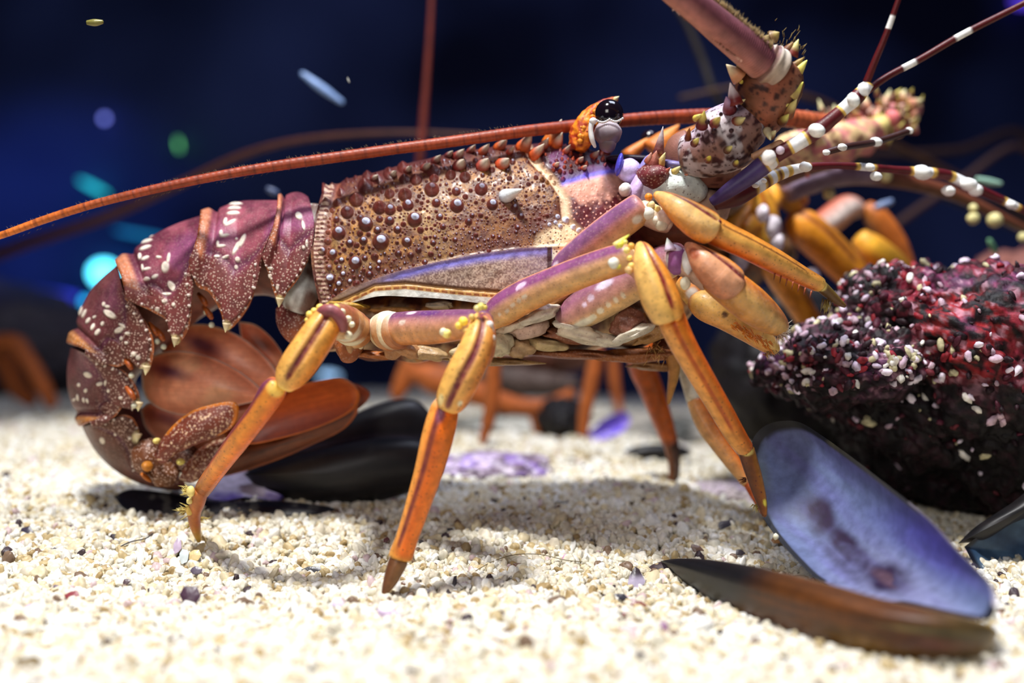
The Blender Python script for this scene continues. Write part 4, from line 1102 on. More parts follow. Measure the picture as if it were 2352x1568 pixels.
# first near leg, folded to the rock
mb = MB()
mb.tube([(1288, 742, .450, 26), (1320, 722, .446, 40), (1380, 686, .442, 47), (1450, 648, .438, 45), (1510, 612, .434, 42), (1555, 590, .430, 36), (1575, 582, .428, 22)],
        seg_col([(-80, (232, 200, 150)), (-35, (226, 176, 110)), (-8, (206, 150, 130)), (40, (160, 104, 128)), (80, (140, 90, 104)), (180, (120, 70, 70))], seed=19,
                blot=[(.42, 32, .075, 14, (240, 226, 250)), (.30, 16, .03, 10, (236, 214, 236)), (.24, 10, .02, 8, (236, 214, 236)), (.16, -40, .10, 18, (240, 234, 210)), (.24, -36, .03, 12, (240, 230, 200)), (.31, -30, .03, 12, (236, 224, 196)), (.38, -26, .02, 10, (236, 220, 190)), (.44, -24, .018, 12, (236, 220, 190)), (.50, -22, .018, 12, (236, 220, 190)), (.93, -10, .04, 40, (240, 244, 240))], ends=((240, 232, 206), None, .05)), LEG_L, n=140, m=60)
mb.tube([(1578, 562, .424, 8), (1594, 576, .419, 20), (1620, 603, .416, 35), (1650, 630, .416, 43), (1672, 648, .416, 43), (1684, 658, .418, 38)],
        seg_col([(0, (224, 160, 120)), (45, (226, 160, 110)), (70, ORG), (180, DEEP), (290, (200, 130, 90))], stripe=((50, 44, 36), 8, .0, .95, (110, 34, 40)), seed=20, blot=[(.25, -20, .1, 30, (170, 90, 60))]), LEG_L, n=80, m=64, disp=groove((50, 44, 36), 9, .12))
mb.tube([(1636, 626, .421, 36), (1650, 640, .421, 40), (1686, 668, .420, 43), (1726, 700, .422, 43), (1762, 728, .427, 36), (1790, 750, .432, 24), (1800, 760, .434, 12)],
        seg_col([(0, (224, 176, 104)), (45, (190, 110, 50)), (70, ORG), (180, DEEP), (290, (210, 140, 60))], seed=21, ends=((120, 44, 44), (226, 210, 180), .08)), LEG_L, n=90, m=56)
knob(mb, 1694, 640, .413, 8, (120, 40, 30), ry=8)
mb.tube([(1560, 596, .430, 34), (1590, 610, .426, 34), (1616, 634, .425, 30), (1630, 660, .426, 20)], blotcol([(0, (206, 176, 150)), (90, (180, 130, 170)), (180, (120, 80, 60)), (270, (190, 150, 130))], (150, 100, 90), 63, 20), n=40, m=30)
knob(mb, 1580, 600, .420, 14, (240, 244, 240), ry=30); knob(mb, 1574, 650, .424, 12, (244, 240, 210), ry=16); knob(mb, 1556, 600, .426, 24, (150, 90, 150), ry=32)
mb.cone(P(1540, 575, .424), P(1532, 546, .424), 14*.42/FP, lin((226, 210, 236)), lin((214, 226, 214)))
knob(mb, 1552, 572, .426, 18, (226, 220, 250), ry=10, an=20)
bristles(mb, 1792, 762, .430, 14, 50, 22, -30, 70, 9, (190, 150, 120), (236, 226, 210))
mb.build('walking_leg', M_LEG, LOB)
# jaw leg below it
mb = MB()
mb.tube([(1565, 640, .450, 22), (1590, 665, .447, 32), (1612, 700, .446, 26)], seg_col([(0, (226, 140, 60)), (90, (150, 60, 30)), (270, (236, 190, 110))], seed=22, blot=[(.6, -20, .15, 30, (236, 230, 220))]), n=40, m=30)
mb.tube([(1590, 682, .446, 22), (1620, 700, .443, 36), (1670, 725, .441, 35), (1720, 757, .442, 30), (1765, 790, .446, 22), (1785, 806, .448, 10)],
        seg_col([(0, (240, 196, 110)), (60, (226, 170, 90)), (180, (170, 80, 40)), (290, (226, 150, 70))], seed=23, blot=[(.36, -6, .03, 14, (90, 60, 44))], ends=((150, 76, 60), None, .1)), LEG_L, n=80, m=44)
for i in range(60):
    t = i/59; x = 1680+t*90; y = 742+t*52+rng.normal(0, 6)
    mb.cone(P(x, y, .436), P(x+rng.uniform(4, 14), y+rng.uniform(2, 14)+6*t, .434), 2*.44/FP, lin((236, 150, 50)), lin((206, 120, 50)), m=5, n=4)
bristles(mb, 1765, 800, .445, 14, 40, 20, -60, 50, 10, (150, 90, 50), (200, 170, 110))
mb.build('jaw_leg', M_LEG, LOB)
# short feelers of the mouth hanging under the head
mb = MB()
mb.tube([(1540, 790, .47, 20), (1548, 850, .475, 14), (1540, 900, .48, 8), (1535, 930, .482, 3)], seg_col([(0, (190, 130, 60)), (90, (206, 160, 90)), (180, (110, 60, 40))], seed=24), n=40, m=20)
bristles(mb, 1510, 800, .46, 20, 40, 26, -80, 60, 11, (150, 100, 50), (226, 180, 110))
mb.build('mouth_feeler', M_LEG, LOB)

# far side legs
def far_leg(parts):
    mb = MB()
    for kn, st, kw in parts:
        mb.tube(kn, seg_col(st, **kw), LEG_L, n=60, m=36, disp=groove(kw['stripe'][0], 10, .12) if kw.get('stripe') else None)
    return mb.build('walking_leg', M_LEG, LOB)
FO = [(0, (240, 170, 50)), (60, (236, 150, 40)), (180, (190, 90, 20)), (300, (230, 150, 50))]
far_leg([([(1640, 560, .53, 26), (1690, 480, .545, 30), (1712, 420, .555, 26)], FO, dict(seed=30)),
         ([(1712, 410, .56, 18), (1735, 450, .562, 36), (1755, 520, .565, 38), (1768, 585, .568, 28)], [(0, (244, 190, 60)), (60, (236, 150, 40)), (180, (190, 90, 20)), (300, (244, 180, 60))], dict(stripe=(10, 9, 0, .95, (190, 90, 20)), seed=31)),
         ([(1760, 580, .57, 24), (1790, 630, .57, 33), (1830, 690, .575, 30), (1872, 760, .58, 26)], [(0, (240, 150, 40)), (90, (236, 140, 30)), (180, (190, 90, 20)), (270, (236, 150, 50))], dict(seed=32))])
far_leg([([(1700, 540, .55, 26), (1760, 470, .575, 30), (1790, 410, .59, 24)], FO, dict(seed=33)),
         ([(1775, 395, .595, 20), (1805, 430, .595, 38), (1835, 478, .60, 26)], [(0, (226, 176, 70)), (60, (236, 150, 50)), (180, (190, 90, 20)), (300, (214, 150, 50))], dict(stripe=(16, 9, 0, .95, (176, 90, 30)), seed=34)),
         ([(1812, 492, .60, 26), (1850, 525, .60, 42), (1910, 580, .605, 42), (1965, 640, .61, 36), (2010, 700, .62, 28)], [(0, (244, 158, 36)), (90, (226, 140, 40)), (180, (190, 90, 20)), (270, (236, 130, 30))], dict(stripe=(28, 10, 0, .6, (150, 80, 30)), seed=35))])
far_leg([([(1850, 540, .60, 26), (1900, 510, .62, 32), (1945, 478, .635, 30), (1975, 480, .64, 20)], [(0, (226, 210, 196)), (60, (206, 110, 80)), (90, (190, 90, 70)), (180, (150, 70, 50)), (290, (190, 160, 140))], dict(seed=36)),
         ([(1985, 470, .64, 14), (2012, 500, .64, 28), (2050, 560, .645, 32), (2078, 620, .65, 26)], [(0, (196, 110, 40)), (70, (214, 110, 30)), (180, (120, 60, 20)), (300, (170, 110, 50))], dict(seed=37)),
         ([(1968, 540, .62, 20), (2000, 570, .62, 34), (2050, 610, .625, 34), (2090, 660, .63, 26)], [(0, (240, 180, 50)), (90, (230, 150, 40)), (180, (180, 90, 20)), (270, (236, 160, 60))], dict(seed=38))])
far_leg([([(1480, 780, .54, 26), (1472, 830, .55, 31), (1494, 890, .555, 28), (1520, 960, .56, 24), (1540, 1020, .565, 18)], [(0, (216, 106, 30)), (90, (206, 90, 20)), (180, (150, 60, 14)), (270, (196, 90, 30))], dict(seed=39, ends=(None, (130, 60, 20), .1))),
         ([(1540, 1015, .565, 18), (1548, 1060, .567, 14), (1548, 1110, .57, 12), (1549, 1146, .572, 10)], [(0, (80, 52, 34)), (90, (60, 40, 30)), (180, (50, 34, 20)), (270, (170, 90, 40))], dict(seed=40))])
far_leg([([(1560, 800, .50, 18), (1580, 860, .495, 20), (1596, 925, .49, 18)], [(0, (216, 206, 180)), (90, (206, 190, 150)), (180, (120, 90, 60)), (270, (226, 216, 190))], dict(seed=41)),
         ([(1592, 915, .49, 17), (1618, 970, .488, 22), (1660, 1030, .484, 21), (1705, 1090, .48, 17), (1722, 1112, .478, 15)], [(0, (226, 150, 80)), (60, (226, 110, 30)), (180, (150, 70, 20)), (270, (236, 190, 130))], dict(seed=42)),
         ([(1716, 1098, .479, 15), (1732, 1130, .477, 13), (1746, 1162, .475, 8), (1752, 1180, .474, 4)], [(0, (206, 90, 20)), (90, (190, 80, 20)), (180, (150, 60, 20)), (270, (206, 90, 30))], dict(seed=43))])

# --- antennae
def rings(freq, amp, seed=0):
    def f(T, A):
        return amp*np.sin(T*freq+.5*np.sin(A*2+seed))
    return f
mb = MB()
def thick_col(T, A):
    c = angcol(A, [(0, (134, 76, 84)), (50, (120, 64, 74)), (90, (150, 100, 90)), (180, (80, 44, 50)), (270, (214, 150, 128)), (310, (190, 120, 110))])
    n = fbm(np.stack([T*10, np.cos(A)*2, np.sin(A)*2], -1), 1.5, 2, 3)
    c = c*(1+.3*(n-.5))[..., None]
    r = .5+.5*np.sin(T*420+np.sin(A*3)*.9)
    return mixc(c, c*.6, r*.35)*.85
mb.tube([(1470, -90, .392, 29), (1540, -28, .398, 32), (1600, 18, .404, 35), (1660, 68, .41, 38), (1715, 112, .416, 41), (1752, 142, .42, 43)],
        thick_col, n=900, m=48, disp=rings(420, .008), round_ends=False)
for i in range(420):
    t = rng.random(); x = 1622+t*150; y = -10+t*122+rng.normal(0, 3)
    mb.cone(P(x, y, .408+.006*t), P(x+rng.uniform(3, 9), y-rng.uniform(8, 20), .406+.006*t+rng.normal(0, .001)), 0.9*.41/FP, lin((110, 80, 60)), lin((196, 170, 120)), m=4, n=3)
for i in range(160):
    t = rng.random(); x = 1545+t*160; y = 18+t*120
    mb.cone(P(x, y, .408), P(x-rng.uniform(2, 5), y+rng.uniform(3, 8), .407), 0.8*.41/FP, lin((150, 100, 80)), lin((196, 150, 120)), m=4, n=3)
# jointed base of the near antenna
mb.tube([(1740, 128, .421, 38), (1756, 142, .421, 46), (1772, 154, .422, 50), (1786, 166, .424, 48)], seg_col([(0, (200, 180, 160)), (60, (206, 196, 180)), (90, (230, 226, 230)), (180, (120, 90, 80)), (270, (150, 110, 90))], seed=50, stripe=(20, 300, .3, .5, (120, 80, 70))), n=50, m=40, disp=lambda T, A: .04*np.sin(T*26))
mb.tube([(1790, 138, .43, 60), (1774, 172, .43, 74), (1760, 222, .432, 72), (1748, 268, .436, 56), (1742, 300, .44, 38)],
        blotcol([(0, (164, 92, 66)), (40, (130, 84, 60)), (70, (96, 60, 30)), (180, (60, 34, 24)), (290, (90, 52, 30)), (325, (110, 66, 44))], (50, 20, 16), 51, 320, (.008, .045)), lambda T, A: np.stack([0*T, .7+0*T, 0*T], -1), n=110, m=70, disp=lambda T, A: .05*fbm(np.stack([T*8, np.cos(A)*2, np.sin(A)*2], -1), 1.5, 2, 5))
mb.tube([(1750, 275, .436, 46), (1708, 290, .436, 66), (1668, 318, .438, 78), (1620, 348, .442, 62), (1560, 358, .446, 40)],
        blotcol([(0, (150, 110, 100)), (60, (130, 96, 80)), (180, (80, 50, 40)), (270, (170, 150, 180)), (310, (206, 190, 206))], (58, 22, 26), 52, 360, (.008, .045), white=(196, 184, 186)), lambda T, A: np.stack([0*T, .7+0*T, 0*T], -1), n=120, m=74)
mb.tube([(1600, 330, .45, 40), (1570, 352, .452, 46), (1620, 386, .452, 44), (1700, 385, .452, 40)], blotcol([(0, (140, 96, 90)), (90, (176, 140, 160)), (180, (80, 50, 40)), (270, (150, 100, 80))], (90, 44, 40), 53, 30), n=60, m=40)
THORN = (236, 226, 120)
for x, y, x2, y2, r, c0, c1 in ((1700, 178, 1668, 148, 20, (206, 140, 96), (236, 214, 170)), (1706, 165, 1692, 146, 14, (150, 100, 60), (206, 180, 120)), (1818, 128, 1834, 90, 15, (120, 40, 30), (240, 232, 150)), (1806, 118, 1822, 96, 12, (110, 60, 40), (150, 110, 60)),
                                (1822, 175, 1854, 138, 17, (206, 176, 80), (240, 236, 120)), (1815, 160, 1846, 132, 14, (110, 60, 40), (170, 140, 70)), (1815, 222, 1845, 188, 17, (200, 170, 100), (240, 232, 110)), (1808, 262, 1830, 228, 16, (150, 90, 50), (226, 210, 130)),
                                (1690, 240, 1677, 190, 18, (120, 34, 30), (236, 220, 220)), (1676, 252, 1668, 222, 16, (120, 34, 44), (190, 150, 190)), (1775, 85, 1790, 74, 16, (130, 100, 60), (176, 156, 90)), (1760, 92, 1766, 80, 12, (110, 80, 50), (160, 140, 90)),
                                (1612, 290, 1618, 254, 14, (120, 40, 50), (240, 226, 120)), (1598, 272, 1612, 262, 8, (226, 200, 90), (240, 236, 140)), (1640, 285, 1655, 268, 12, (130, 60, 60), (230, 214, 120)), (1688, 282, 1712, 270, 14, (120, 50, 40), (226, 216, 150)),
                                (1594, 330, 1606, 316, 9, (110, 50, 40), (236, 230, 130)), (1626, 368, 1632, 358, 8, (120, 60, 40), (240, 230, 90)), (1670, 345, 1682, 335, 9, (120, 80, 60), (240, 236, 150)), (1690, 376, 1694, 368, 8, (120, 80, 60), (236, 226, 110)),
                                (1580, 318, 1584, 292, 8, (110, 50, 30), (150, 90, 50)), (1796, 280, 1812, 262, 12, (120, 70, 40), (220, 210, 110)), (1770, 312, 1782, 300, 10, (150, 110, 80), (230, 220, 170)), (1762, 300, 1770, 322, 10, (206, 190, 150), (230, 220, 170)),
                                (1700, 235, 1712, 228, 6, (150, 110, 60), (226, 210, 150)), (1800, 245, 1812, 238, 6, (180, 150, 60), (226, 210, 110)), (1790, 188, 1794, 184, 5, (220, 200, 80), (236, 220, 100)), (1702, 188, 1706, 184, 5, (220, 200, 80), (236, 220, 100))):
    mb.cone(P(x, y, .424 if y < 250 else .427), P(x2, y2, .422 if y < 250 else .420), r*.425/FP, lin(c0), lin(c1), m=12, n=8)
for x, y, r in ((1625, 280, 6), (1656, 262, 5), (1640, 300, 6), (1680, 300, 6), (1605, 310, 5)):
    knob(mb, x, y, .420, r, (236, 224, 140) if r > 9 else (60, 24, 30))
for i in range(120):
    a = rng.uniform(0, 1); x = 1740+a*110; y = 100+abs(a-.5)*60+rng.normal(0, 18)
    mb.cone(P(x, y, .426), P(x+rng.uniform(-4, 12), y-rng.uniform(6, 16), .425), 0.9*.42/FP, lin((120, 90, 50)), lin((190, 170, 110)), m=4, n=3)
mb.build('antenna', M_ANT, LOB)

# the far antenna, swept back over the whole body
mb = MB()
def long_col(T, A):
    c = angcol(A, [(0, (156, 64, 32)), (60, (146, 56, 28)), (180, (90, 32, 18)), (270, (166, 72, 36))])
    c = mixc(c, lin((236, 128, 40)), sstep(.25, .0, T))
    c = mixc(c, lin((190, 96, 56)), sstep(.8, 1, T))
    n = fbm(np.stack([T*60, np.cos(A), np.sin(A)], -1), 1.5, 3, 3)
    c = c*(1+.5*(n-.5))[..., None]
    r = sstep(.3, .95, np.sin(T*900+np.sin(T*77)))
    r2 = sstep(.9, .99, np.sin(T*260+3*np.sin(T*31)))
    return mixc(mixc(c, lin((120, 44, 24)), r*.3), lin((90, 30, 20)), r2*.5)
mb.tube([(-120, 578, .452, 6), (0, 541, .452, 8), (100, 505, .453, 9), (200, 473, .453, 9.5), (300, 447, .454, 10), (400, 424, .455, 10.5), (520, 400, .456, 11), (640, 380, .457, 12), (800, 357, .458, 12.5), (900, 343, .459, 12.5), (1000, 330, .460, 13), (1100, 316, .461, 13), (1200, 302, .463, 13.5), (1300, 291, .468, 14), (1440, 276, .476, 15), (1560, 268, .486, 16), (1700, 266, .498, 18), (1800, 270, .508, 20), (1900, 284, .52, 22)],
        long_col, n=1100, m=20, disp=rings(900, .018), round_ends=False)
for i in range(260):
    x = rng.uniform(20, 1200); y = np.interp(x, [0, 200, 400, 640, 900, 1200], [534, 465, 415, 369, 331, 289]); d = np.interp(x, [0, 1200], [.452, .463])
    up = rng.random() < .75
    mb.cone(P(x, y if up else y+22, d), P(x-rng.uniform(2, 7), (y-rng.uniform(3, 8)) if up else y+22+rng.uniform(3, 7), d), 0.6*.45/FP, lin((90, 60, 40)), lin((150, 130, 90)), m=4, n=3)
# its spiny base
def pinkc(T, A):
    n = fbm(np.stack([T*9, np.cos(A)*2, np.sin(A)*2], -1), 1.4, 3, 8)
    return mixc(mixc(lin((206, 120, 120)), lin((240, 206, 150)), sstep(.4, .6, n)), lin((120, 60, 60)), sstep(.6, .75, n))
mb.tube([(1800, 352, .52, 40), (1880, 338, .535, 46), (1950, 325, .55, 44), (2010, 300, .57, 40)], pinkc, n=60, m=30, disp=lambda T, A: .12*np.sin(T*30+A*3))
mb.tube([(1990, 310, .57, 36), (2040, 280, .58, 40), (2075, 262, .59, 36), (2095, 252, .60, 24)], pinkc, n=50, m=30, disp=lambda T, A: .1*np.sin(T*22+A*3))
for x, y, x2, y2, r in ((1900, 290, 1880, 228, 12), (1925, 280, 1915, 240, 12), (1990, 250, 1985, 215, 12), (2030, 245, 2045, 205, 13), (2065, 230, 2080, 205, 12), (2090, 240, 2120, 228, 14), (2095, 260, 2112, 275, 12), (2050, 235, 2052, 212, 10), (1960, 270, 1950, 240, 12), (1870, 300, 1862, 262, 12), (1985, 330, 2010, 345, 14), (2020, 320, 2040, 330, 14)):
    mb.cone(P(x, y, .57), P(x2, y2, .57), r*.57/FP, lin((206, 140, 110)), lin((236, 226, 170)), m=8)
for _ in range(150):
    t = rng.random(); x = 1840+t*260+rng.normal(0, 8); y = 345-t*90+rng.normal(0, 34); q = rng.uniform(-.3, .6)
    mb.cone(P(x, y, .535+.04*t), P(x+rng.normal(4, 10), y-rng.uniform(8, 26), .53+.04*t), rng.uniform(5, 11)*.55/FP, lin([(120, 60, 60), (206, 110, 110), (90, 50, 40)][rng.integers(0, 3)]), lin([(240, 226, 150), (236, 200, 180), (226, 214, 120)][rng.integers(0, 3)]), m=6, n=4)
for x, y, r, c in ((2020, 290, 26, (226, 206, 130)), (1985, 300, 26, (206, 160, 150)), (1960, 330, 26, (236, 206, 150)), (2050, 270, 18, (226, 120, 120)), (1900, 310, 18, (206, 140, 150)), (1940, 300, 14, (240, 220, 120))):
    knob(mb, x, y, .56, r, c)
mb.build('antenna', M_ANT, LOB)

# antennules: slim, jointed, banded dark red and white
def antennule(kn, bands, n=260, m=20, base=(92, 20, 26), start=None, fork=None, D=None):
    mb = MB()
    def col(T, A):
        q = np.stack([T*20, np.cos(A), np.sin(A)], -1)
        c = lin(base)*(1+.5*(fbm(q, 1.3, 2, 3)-.5))[..., None]
        if start: c = mixc(c, lin(start[0]), 1-sstep(start[1], start[1]+.06, T))
        for t, w in bands:
            c = mixc(c, lin((232, 190, 90)), 1-sstep(w, w+.012, np.abs(T-t)))
            c = mixc(c, lin((250, 250, 250)), 1-sstep(w*.75, w*.9, np.abs(T-t)))
        return c
    mb.tube(kn, col, n=n, m=m)
    return mb
mb = antennule([(1632, 466, .432, 10), (1670, 440, .430, 17), (1720, 405, .428, 21), (1768, 368, .426, 22), (1780, 358, .426, 18), (1830, 330, .424, 17), (1868, 306, .423, 18), (1900, 282, .422, 16), (1940, 248, .421, 15), (1965, 226, .420, 17), (1985, 206, .420, 15), (1998, 188, .419, 12)],
               [(.355, .022), (.53, .045), (.835, .04), (.96, .035)], start=((74, 56, 108), .30))
knob(mb, 1766, 362, .420, 17, (250, 246, 240), ry=19); knob(mb, 1792, 345, .422, 10, (226, 206, 220)); knob(mb, 1876, 300, .418, 20, (252, 252, 246), ry=15, an=25); knob(mb, 1960, 230, .416, 14, (252, 252, 246), ry=18, an=-30); knob(mb, 1984, 205, .416, 12, (252, 252, 250), ry=16, an=-30)
mb.tube([(1725, 362, .430, 8), (1790, 332, .428, 11), (1800, 326, .428, 7)], lin((214, 160, 120)), n=24, m=12)
mb.tube([(1990, 190, .419, 9), (2010, 140, .416, 8), (2035, 80, .413, 7), (2060, 10, .410, 6), (2085, -60, .407, 5)], lambda T, A: mixc(lin((84, 14, 16)), lin((250, 248, 244)), (1-sstep(.055, .065, np.abs(T-.56)))), n=120, m=14)
mb.tube([(1990, 210, .420, 9), (2040, 175, .420, 8), (2110, 138, .419, 8), (2210, 80, .417, 8), (2352, 8, .414, 7), (2440, -40, .412, 6)], lambda T, A: mixc(lin((84, 14, 16)), lin((250, 248, 244)), np.maximum(1-sstep(.028, .036, np.abs(T-.225)), 1-sstep(.035, .043, np.abs(T-.50)))), n=140, m=14)
mb.build('antennule', M_ANT, LOB)
mb = antennule([(1640, 474, .446, 10), (1690, 452, .447, 22), (1740, 424, .449, 20), (1790, 400, .452, 15), (1850, 384, .456, 10), (1920, 380, .462, 8), (1990, 384, .468, 9), (2060, 390, .475, 9), (2130, 396, .482, 12), (2180, 404, .488, 12), (2240, 432, .495, 12), (2320, 468, .503, 9), (2370, 492, .508, 8)],
               [(.145, .012), (.19, .010), (.23, .008), (.275, .026), (.475, .022), (.645, .03), (.77, .035), (.93, .02)], start=((96, 50, 46), .04))
for x, y, r, d in ((1735, 425, 9, .442), (1755, 415, 7, .443), (1850, 383, 15, .450), (2012, 405, 14, .465), (1998, 384, 12, .464), (2118, 396, 22, .478), (2225, 424, 20, .488), (2240, 436, 18, .489), (2178, 438, 16, .488), (2322, 470, 13, .500), (1898, 350, 9, .45), (1935, 338, 11, .45), (2012, 326, 14, .47), (2088, 300, 10, .48)):
    knob(mb, x, y, d, r, (250, 250, 246), ry=r*.75, an=15)
mb.tube([(1890, 352, .452, 7), (1940, 338, .455, 8), (2010, 326, .47, 8), (2090, 300, .48, 7)], lin((60, 30, 24)), n=40, m=12)
mb.build('antennule', M_ANT, LOB)
# pale mouthpart palp, partly grey, reaching forward
mb = MB()
mb.tube([(1800, 440, .56, 30), (1870, 410, .565, 32), (1940, 402, .57, 24), (2010, 406, .575, 20), (2100, 420, .58, 18), (2200, 450, .585, 15), (2300, 500, .59, 12), (2380, 540, .6, 10)], lambda T, A: mixc(mixc(lin((150, 130, 150)), lin((110, 60, 40)), sstep(.3, .4, T)), lin((110, 90, 60)), .35*(np.sin(A) < 0)), n=90, m=24)
for x, y, r in ((1915, 390, 9), (2035, 405, 13), (1905, 445, 14), (2235, 478, 10), (2235, 502, 14), (2285, 505, 17), (2350, 545, 12)):
    knob(mb, x, y, .57, r, (226, 216, 150))
mb.tube([(1780, 400, .54, 34), (1840, 380, .545, 30), (1930, 350, .55, 30), (1960, 330, .555, 24)], lin((120, 80, 60)), n=40, m=20)
mb.build('mouth_palp', M_ANT, LOB)

# ------------------------------------------------------------------ mussel shells
def valve(outline, Dfun, dome, colf, thick=0.0013, outer=False, n=60, m=160, apex=(0.0, 0.0), rimf=None):
    """one shell half: the outline lies at depth Dfun(x, y); the cup is dome metres deep, away from the lens (inside seen) or towards it (outer)"""
    O = crom(np.asarray(outline+[outline[0]], float), m+1)[:-1]
    c = O.mean(0)+np.array(apex)
    R, K = np.meshgrid(np.linspace(0, 1, n), np.arange(m), indexing='ij')
    X = c[0]+(O[K, 0]-c[0])*R; Y = c[1]+(O[K, 1]-c[1])*R
    s = -1 if outer else 1
    sh = np.sqrt(np.clip(1-R**2.2, 0, 1)) if outer else (1-R**2.6)
    D1 = Dfun(X, Y)+s*dome*sh
    mb = MB()
    c1 = colf(X, Y, R)
    back = lin((24, 22, 26))*(1+.5*(fbm(p2(X, Y), .03, 2, 2)-.5))[..., None]
    e = np.sqrt(np.clip(1-R**8, 0, 1))
    if outer:
        mb.grid(P(X, Y, D1), c1, wrap_v=True)
        mb.grid(P(X, Y, D1+thick*e), lin((120, 116, 170)), wrap_v=True, flip=True)
    else:
        mb.grid(P(X, Y, D1), c1, wrap_v=True)
        # outer skin stands a little proud of the nacre so the dark lip shows
        O2 = c+(O-c)*1.0
        mb.grid(P(X, Y, D1+thick*(.3+.7*e)), back, wrap_v=True, flip=True)
    return mb

def nacre(X, Y, R):
    q = p2(X, Y)
    # along the long axis of the valve
    u = ((X-1730)*.80+(Y-980)*.60)/700.0
    v = (-(X-1730)*.60+(Y-980)*.80)
    n = fbm(q, .008, 3, 21); st = vnoise(p2(u*6, v*.06), 1.0, 4)
    c = mixc(lin((116, 130, 176)), lin((92, 84, 200)), sstep(.35, .75, u+(n-.5)*.3)*sstep(60, -60, v))
    c = mixc(c, lin((136, 128, 210)), sstep(-40, -90, v)*.6)
    c = mixc(c, lin((126, 146, 186)), sstep(.75, 1.0, u)*.8)
    c = mixc(c, lin((160, 160, 200)), sstep(.35, .7, u)*sstep(0, 90, v)*.7)
    c = mixc(c, lin((98, 110, 120)), sstep(.12, -.02, u)*.45)
    c = mixc(c, lin((110, 128, 112)), ellipse_mask(X, Y, 1745, 1100, 30, 110, -10, .9)*.7)
    c = mixc(c, lin((110, 90, 190)), (st-.4).clip(0, 1)*.5)
    # dark muscle scar with a ragged outline
    w = (n-.5)*60; q2 = fbm(q, .03, 3, 5)
    sc = np.maximum(ellipse_mask(X+w, Y-w, 1880, 1190, 66, 42, 38, .6), np.maximum(ellipse_mask(X+w, Y+w, 1950, 1260, 90, 34, 45, .6), ellipse_mask(X-w, Y+w, 2040, 1325, 66, 34, 25, .6)))
    sc = np.maximum(sc, ellipse_mask(X+w, Y, 1930, 1290, 90, 20, 50, .8)*.6)
    c = c*.64
    c = mixc(c, lin((34, 18, 50)), sc*(.75+.9*(q2-.3)).clip(0, 1))
    c = mixc(c, lin((96, 70, 80)), ellipse_mask(X, Y, 2040, 1330, 50, 18, 30, .8)*(q2 > .5)*.7)
    # dark outer lip at the upper end and along the left side, pale chipped edge on the right
    lip = sstep(.925, .95, R)
    left = (X < 1900) | (Y > 1380)
    c = mixc(c, lin((26, 26, 30)), lip*left)
    c = mixc(c, lin((26, 28, 30)), sstep(.90, .95, R)*sstep(2000, 1960, X)*(v < 0))
    c = mixc(c, lin((86, 84, 60)), sstep(.88, .96, R)*(v < 0)*(X > 1900)*(X < 2110))
    c = mixc(c, lin((206, 200, 214)), sstep(.955, .975, R)*(v < 0)*(X > 2085))
    return c

def brown_outer(X, Y, R):
    q = p2(X, Y)
    u = (X-1518)/760.0
    cy = 1288+(X-1518)*.27
    v = (Y-cy)
    st = vnoise(p2(X*.012, (Y-cy)*.16), 1.0, 6)
    c = mixc(lin((22, 22, 28)), lin((104, 58, 20)), sstep(.22, .36, u+(v*.0009)))
    c = mixc(c, lin((138, 98, 24)), sstep(.42, .60, u)*sstep(20, 70, v)*.8)
    c = mixc(c, lin((96, 80, 40)), sstep(.72, .95, u)*.8)
    c = mixc(c, lin((110, 62, 60)), ellipse_mask(X, Y, 2130, 1480, 120, 22, 4, .9)*.8)
    c = mixc(c, lin((150, 140, 90)), ellipse_mask(X, Y, 2130, 1448, 130, 9, 6, .9)*.7)
    c = c*(0.38+.5*st)[..., None]
    c = mixc(c, lin((140, 110, 50)), sstep(.95, .985, R)*(Y < cy+40)*sstep(1700, 1900, X)*.7)
    c = mixc(c, lin((200, 170, 110)), ellipse_mask(X, Y, 1668, 1394, 11, 6, 15)*.9)
    return np.clip(c, 0, 1)

MUS = root('mussel', tuple(P(1950, 1480, .385)), 'opened mussel with lilac inside and streaked brown outside lying before the crusted rock', 'mussel')
mb = valve([(1722, 1030), (1735, 998), (1762, 975), (1800, 966), (1838, 970), (1885, 998), (1960, 1052), (2050, 1122), (2105, 1166), (2150, 1206), (2200, 1262), (2245, 1306), (2282, 1348), (2290, 1385), (2276, 1422), (2230, 1420), (2100, 1392), (1980, 1368), (1890, 1338), (1830, 1286), (1775, 1222), (1745, 1170), (1730, 1100)],
           lambda X, Y: .468-(X-1722)*.00016-(Y-966)*.00012, .016, nacre, apex=(30, 20))
o = mb.build('valve', M_MUSSEL, MUS); o['label'] = 'upright valve with lilac blue inside'
mb = MB()
mb.ball(P(1782, 1232, .425), np.array([7, 4, 7])*.43/FP, lin((226, 220, 190)), noise=.3)
mb.build('barnacle', M_CHIP, MUS)
mb = valve([(1517, 1288), (1560, 1282), (1640, 1286), (1740, 1302), (1880, 1334), (2040, 1378), (2190, 1410), (2290, 1444), (2276, 1486), (2230, 1514), (2150, 1528), (2020, 1524), (1880, 1494), (1740, 1438), (1640, 1386), (1565, 1332)],
           lambda X, Y: (.442-.118*(1-(1-np.clip((X-1517)/775, 0, 1))**2)), .016, brown_outer, outer=True)
o = mb.build('valve', M_MUSSEL, MUS); o['label'] = 'lying valve with streaked brown and black outside'

